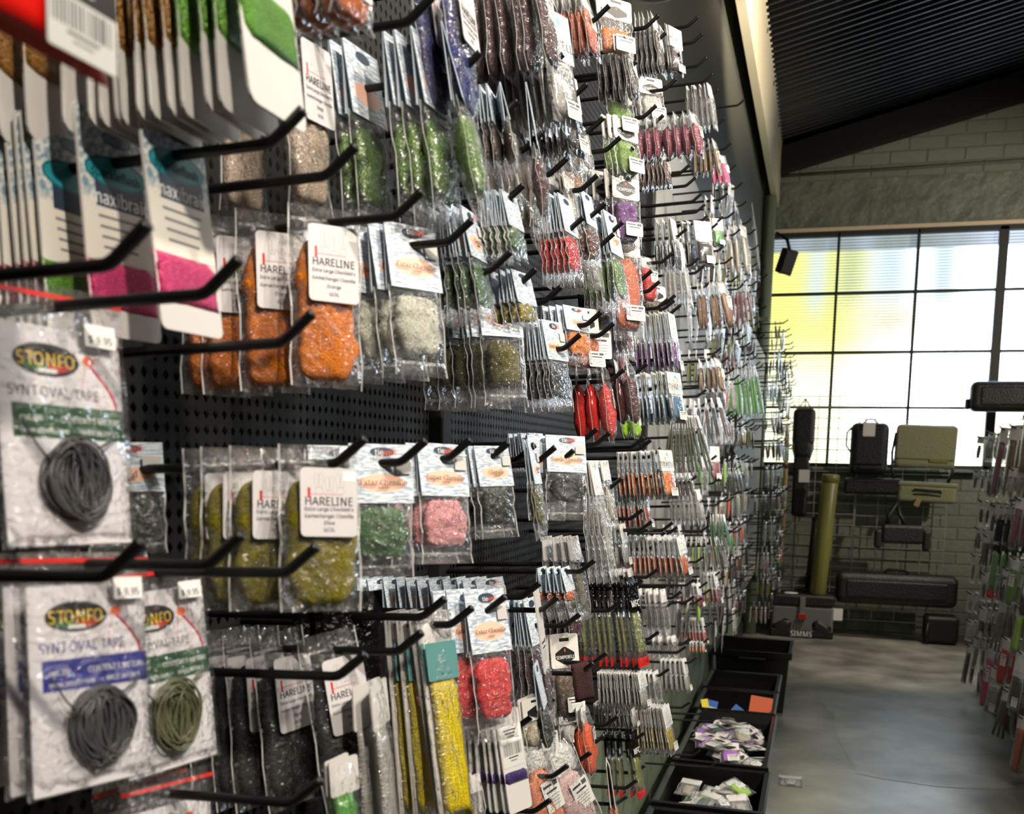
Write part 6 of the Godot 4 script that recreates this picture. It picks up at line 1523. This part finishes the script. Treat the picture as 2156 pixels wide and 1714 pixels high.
	{"y":0.89,"z":-2.588,"k":"tie","n":6,"xf":-0.28,"xb":-0.328,"t":0.012,"b":0.054,"w":0.032,"c":"red2","d":"flat packet of crimson fibre in the upper crimson row","yf":14,"yr":5,"roll":4,"hk":"the upper crimson fibre packets"},
	{"y":0.882,"z":-2.93,"k":"tie","n":5,"xf":-0.271,"xb":-0.311,"t":0.014,"b":0.084,"w":0.032,"c":"red2","d":"flat packet of crimson fibre nearer the window wall","yf":14,"yr":5,"roll":6,"hk":"the crimson packets nearer the window wall"},
	{"y":0.763,"z":-2.761,"k":"tie","n":7,"xf":-0.281,"xb":-0.339,"t":0.026,"b":0.051,"w":0.03,"c":"salmon","d":"flat packet of salmon fibre","yf":6,"yr":3,"hk":"the flat salmon fibre packets"},
	{"y":0.729,"z":-2.692,"k":"tie","n":5,"xf":-0.273,"xb":-0.304,"t":0.006,"b":0.025,"w":0.028,"c":"orange","d":"short packet of orange fibre under the salmon ones","yf":6,"yr":3,"hk":"the short orange fibre packets"},
	{"y":0.888,"z":-2.31,"hk":"nothing, left of the crimson packets"},
	{"y":0.927,"z":-2.073,"hk":"nothing, second left of the crimson packets"},
	{"y":0.928,"z":-2.298,"hk":"nothing, above the crimson packets"},
	{"y":0.99,"z":-2.662,"k":"feather","n":8,"xf":-0.232,"xb":-0.323,"t":0.024,"b":0.067,"w":0.03,"c":"greyfeather","d":"grey striped feather packet in a fanned row","yf":8,"yr":2,"fan":1,"hk":"the fanned grey feather packets"},
	{"y":1.034,"z":-2.578,"k":"tie","n":3,"xf":-0.332,"xb":-0.368,"t":0.018,"b":0.066,"w":0.028,"c":"greywhite","d":"white sleeve packet with orange and lime tip","yf":8,"yr":2,"hk":"the orange and lime tipped packets"},
	{"y":1.06,"z":-2.657,"k":"strip","n":6,"xf":-0.228,"xb":-0.261,"t":0.012,"b":0.075,"w":0.022,"c":"emerald","d":"emerald green tube packet","yf":6,"yr":2,"hk":"the emerald tube packets"},
	{"y":1.102,"z":-2.422,"k":"clear","n":8,"xf":-0.264,"xb":-0.331,"t":0.039,"b":0.045,"w":0.032,"c":"greywhite","d":"clear packet of grey flash above the feather fan","yf":10,"yr":2,"roll":4,"hk":"the grey flash packets"},
	{"y":1.159,"z":-2.258,"k":"strip","n":5,"xf":-0.269,"xb":-0.305,"t":0.021,"b":0.031,"w":0.022,"c":"goldbrown","d":"gold tube packet below the fanned olive tubes","yf":4,"yr":2,"hk":"the gold tube packets"},
	{"y":1.148,"z":-2.791,"k":"tie","n":1,"xf":-0.265,"xb":-0.265,"t":0.102,"b":-0.006,"w":0.032,"c":"rose","d":"dusty rose card with small white sticker","yf":48,"hk":"the dusty rose card"},
	{"y":1.182,"z":-3.545,"k":"strip","n":7,"xf":-0.264,"xb":-0.316,"t":0.008,"b":0.088,"w":0.022,"c":"darkgreen","d":"dark green tube packet beside the dusty rose card","yf":6,"yr":2,"roll":4,"hk":"the dark green tube packets"},
	{"y":1.353,"z":-2.381,"k":"feather","n":6,"xf":-0.232,"xb":-0.302,"t":-0.005,"b":0.097,"w":0.032,"c":"brownfeather","d":"brown speckled feather packet above the olive tubes","yf":8,"yr":2,"fan":1,"hk":"the brown speckled feather packets"},
	{"y":1.53,"z":-3.635,"k":"strip","n":10,"xf":-0.231,"xb":-0.333,"t":0.008,"b":0.179,"w":0.022,"c":"grass","d":"bright green tube packet in a wide row","yf":8,"yr":2,"hk":"the bright green tube packets"},
	{"y":1.449,"z":-2.55,"k":"lens","n":4,"xf":-0.252,"xb":-0.292,"t":0.006,"b":0.08,"w":0.032,"c":"gold","d":"clear packet of gold dubbing","yf":20,"yr":6,"hk":"the gold dubbing packets"},
	{"y":1.407,"z":-2.835,"k":"lens","n":3,"xf":-0.271,"xb":-0.303,"t":0.006,"b":0.064,"w":0.03,"c":"navy","d":"clear packet of navy dubbing below the gold ones","yf":16,"yr":6,"hk":"the navy dubbing packets"},
	{"y":1.775,"z":-3.44,"k":"strip","n":6,"xf":-0.257,"xb":-0.3,"t":0.008,"b":0.134,"w":0.024,"c":"red2","d":"wine red tube packet in front of the window side","yf":6,"yr":2,"hk":"the wine red tube packets"},
	{"y":1.601,"z":-2.417,"k":"lens","n":5,"xf":-0.236,"xb":-0.289,"t":0.011,"b":0.097,"w":0.036,"c":"tan","d":"clear packet of tan fur with white header","yf":28,"yr":8,"roll":10,"hk":"the tan fur packets"},
	{"y":1.476,"z":-1.827,"k":"semp","n":2,"xf":-0.287,"xb":-0.296,"t":0.033,"b":0.037,"w":0.04,"c":"moss","d":"packet of yellow olive fluff beside the red packet","yf":40,"yr":30,"hk":"the yellow olive fluff packets"},
	{"y":1.538,"z":-1.778,"k":"lens","n":2,"xf":-0.301,"xb":-0.311,"t":0.012,"b":0.069,"w":0.038,"c":"red","d":"packet of scarlet chenille under the purple fritz","yf":30,"yr":10,"wide":1,"hk":"the scarlet chenille packets"},
	{"y":1.71,"z":-2.272,"k":"tie","n":4,"xf":-0.269,"xb":-0.307,"t":0.005,"b":0.096,"w":0.044,"c":"black","d":"white lettered packet of black fibre below the pink packets","yf":48,"yr":20,"txt":"TIEWELL","hk":"the white lettered black fibre packets"},
	{"y":1.6,"z":-2.149,"k":"clear","n":5,"xf":-0.287,"xb":-0.326,"t":0.048,"b":0.087,"w":0.036,"c":"greywhite","d":"clear packet of white flash right of the purple fritz","yf":6,"yr":2,"hk":"the white flash packets"},
	{"y":1.613,"z":-1.943,"k":"tie","n":4,"xf":-0.279,"xb":-0.31,"t":0.035,"b":0.061,"w":0.036,"c":"navy","d":"white packet of navy fibre right of the purple fritz","yf":10,"yr":3,"hk":"the navy fibre packets"},
	{"y":1.794,"z":-3.162,"k":"strip","n":3,"xf":-0.239,"xb":-0.283,"t":0.105,"b":0.049,"w":0.04,"c":"cream","d":"cream card packet hanging against the window wall","yf":24,"yr":14,"hk":"the cream card packets"},
	{"y":1.927,"z":-3.962,"k":"strip","n":1,"xf":-0.256,"xb":-0.256,"t":0.227,"b":0.035,"w":0.03,"c":"white","d":"white edge-on card sleeve against the window wall","yf":-10,"hk":"the white edge-on card sleeve"},
	{"y":1.783,"z":-2.604,"k":"tie","n":2,"xf":-0.272,"xb":-0.283,"t":0.012,"b":0.058,"w":0.034,"c":"grass","d":"white packet with lime green print","yf":44,"yr":20,"hk":"the lime printed packets"},
	{"y":1.72,"z":-1.833,"k":"lens","n":7,"xf":-0.285,"xb":-0.326,"t":0.016,"b":0.049,"w":0.034,"c":"dust","d":"clear packet of dusty brown fur below the pink ones","yf":8,"yr":3,"hk":"the dusty brown fur packets"},
	{"y":1.805,"z":-1.744,"k":"semp","n":2,"xf":-0.298,"xb":-0.31,"t":0.023,"b":0.051,"w":0.046,"c":"white","d":"packet of white fritz with printed white label","yf":48,"yr":30,"txt":"SEMPERFLI","hk":"the white fritz packets"},
	{"y":1.712,"z":-1.626,"k":"lens","n":7,"xf":-0.211,"xb":-0.295,"t":0.014,"b":0.054,"w":0.032,"c":"raspberry","d":"clear packet of raspberry fur in a splayed row","yf":12,"yr":3,"roll":6,"hk":"the raspberry fur packets"},
	{"y":1.663,"z":-1.394,"k":"semp","n":1,"xf":-0.278,"xb":-0.278,"t":0.038,"b":0.035,"w":0.044,"c":"lime2","d":"white hexagon header packet above the lime fritz","yf":40,"txt":"SEMPERFLI"},
	{"y":1.855,"z":-1.774,"k":"tie","n":3,"xf":-0.262,"xb":-0.281,"t":0.059,"b":0.02,"w":0.036,"c":"plum","d":"white lettered packet of plum fibre near the ceiling beam","yf":30,"yr":6,"txt":"TIEWELL","hk":"the plum fibre packets"},
	{"y":1.83,"z":-1.623,"k":"lens","n":5,"xf":-0.269,"xb":-0.302,"t":0.043,"b":0.05,"w":0.034,"c":"darkbrown","d":"clear packet of umber fur near the top edge","yf":8,"yr":3,"hk":"the umber fur packets"},
	{"y":1.949,"z":-2.293,"k":"clear","n":6,"xf":-0.259,"xb":-0.309,"t":0.05,"b":0.045,"w":0.034,"c":"slate","d":"clear packet of slate flash under the ceiling beam","yf":10,"yr":2,"roll":5,"hk":"the slate flash packets under the beam"},
	{"y":1.879,"z":-2.32,"k":"lens","n":5,"xf":-0.254,"xb":-0.294,"t":0.015,"b":0.061,"w":0.032,"c":"gold","d":"clear packet of gold brown flash under the ceiling beam","yf":8,"yr":2,"roll":4,"hk":"the gold brown flash packets under the beam"},
	{"y":1.887,"z":-2.513,"k":"lens","n":3,"xf":-0.251,"xb":-0.273,"t":0.028,"b":0.044,"w":0.032,"c":"magenta","d":"clear packet of hot magenta fibre under the beam","yf":22,"yr":6,"roll":8,"hk":"the hot magenta fibre packets"},
	{"y":1.998,"z":-1.99,"hk":"nothing, first down the bare column beside the ceiling beam"},
	{"y":1.997,"z":-2.064,"hk":"nothing, second down the bare column beside the ceiling beam"},
	{"y":1.982,"z":-2.141,"hk":"nothing, third down the bare column beside the ceiling beam"},
	{"y":1.992,"z":-2.258,"hk":"nothing, fourth down the bare column beside the ceiling beam"},
	{"y":1.999,"z":-2.371,"hk":"nothing, fifth down the bare column beside the ceiling beam"},
	{"y":2.205,"z":-3.065,"hk":"nothing, sixth down the bare column beside the ceiling beam"},
	{"y":1.994,"z":-2.547,"hk":"nothing, seventh down the bare column beside the ceiling beam"},
	{"y":1.989,"z":-2.723,"hk":"nothing, eighth down the bare column beside the ceiling beam"},
	{"y":1.469,"z":-1.647,"hk":"nothing, first of the bare cluster above the violet packets"},
	{"y":1.457,"z":-1.744,"hk":"nothing, second of the bare cluster above the violet packets"},
	{"y":1.466,"z":-1.818,"hk":"nothing, third of the bare cluster above the violet packets"},
	{"y":1.47,"z":-1.9,"hk":"nothing, fourth of the bare cluster above the violet packets"},
	{"y":1.471,"z":-1.567,"hk":"nothing, fifth of the bare cluster above the violet packets"},
	{"y":1.825,"z":-1.549,"hk":"nothing, at the top edge left of the umber fur"},
	{"y":1.704,"z":-1.557,"hk":"nothing, above the raspberry fur"},
	{"y":1.727,"z":-1.95,"hk":"nothing, below the dusty brown fur"},
	{"y":1.73,"z":-2.046,"hk":"nothing, second below the dusty brown fur"},
	{"y":1.725,"z":-2.148,"hk":"nothing, above the white lettered black fibre packets"},
	{"y":1.72,"z":-2.216,"hk":"nothing, just above the white lettered black fibre packets"},
	{"y":1.601,"z":-2.24,"hk":"nothing, below the white flash packets"}]
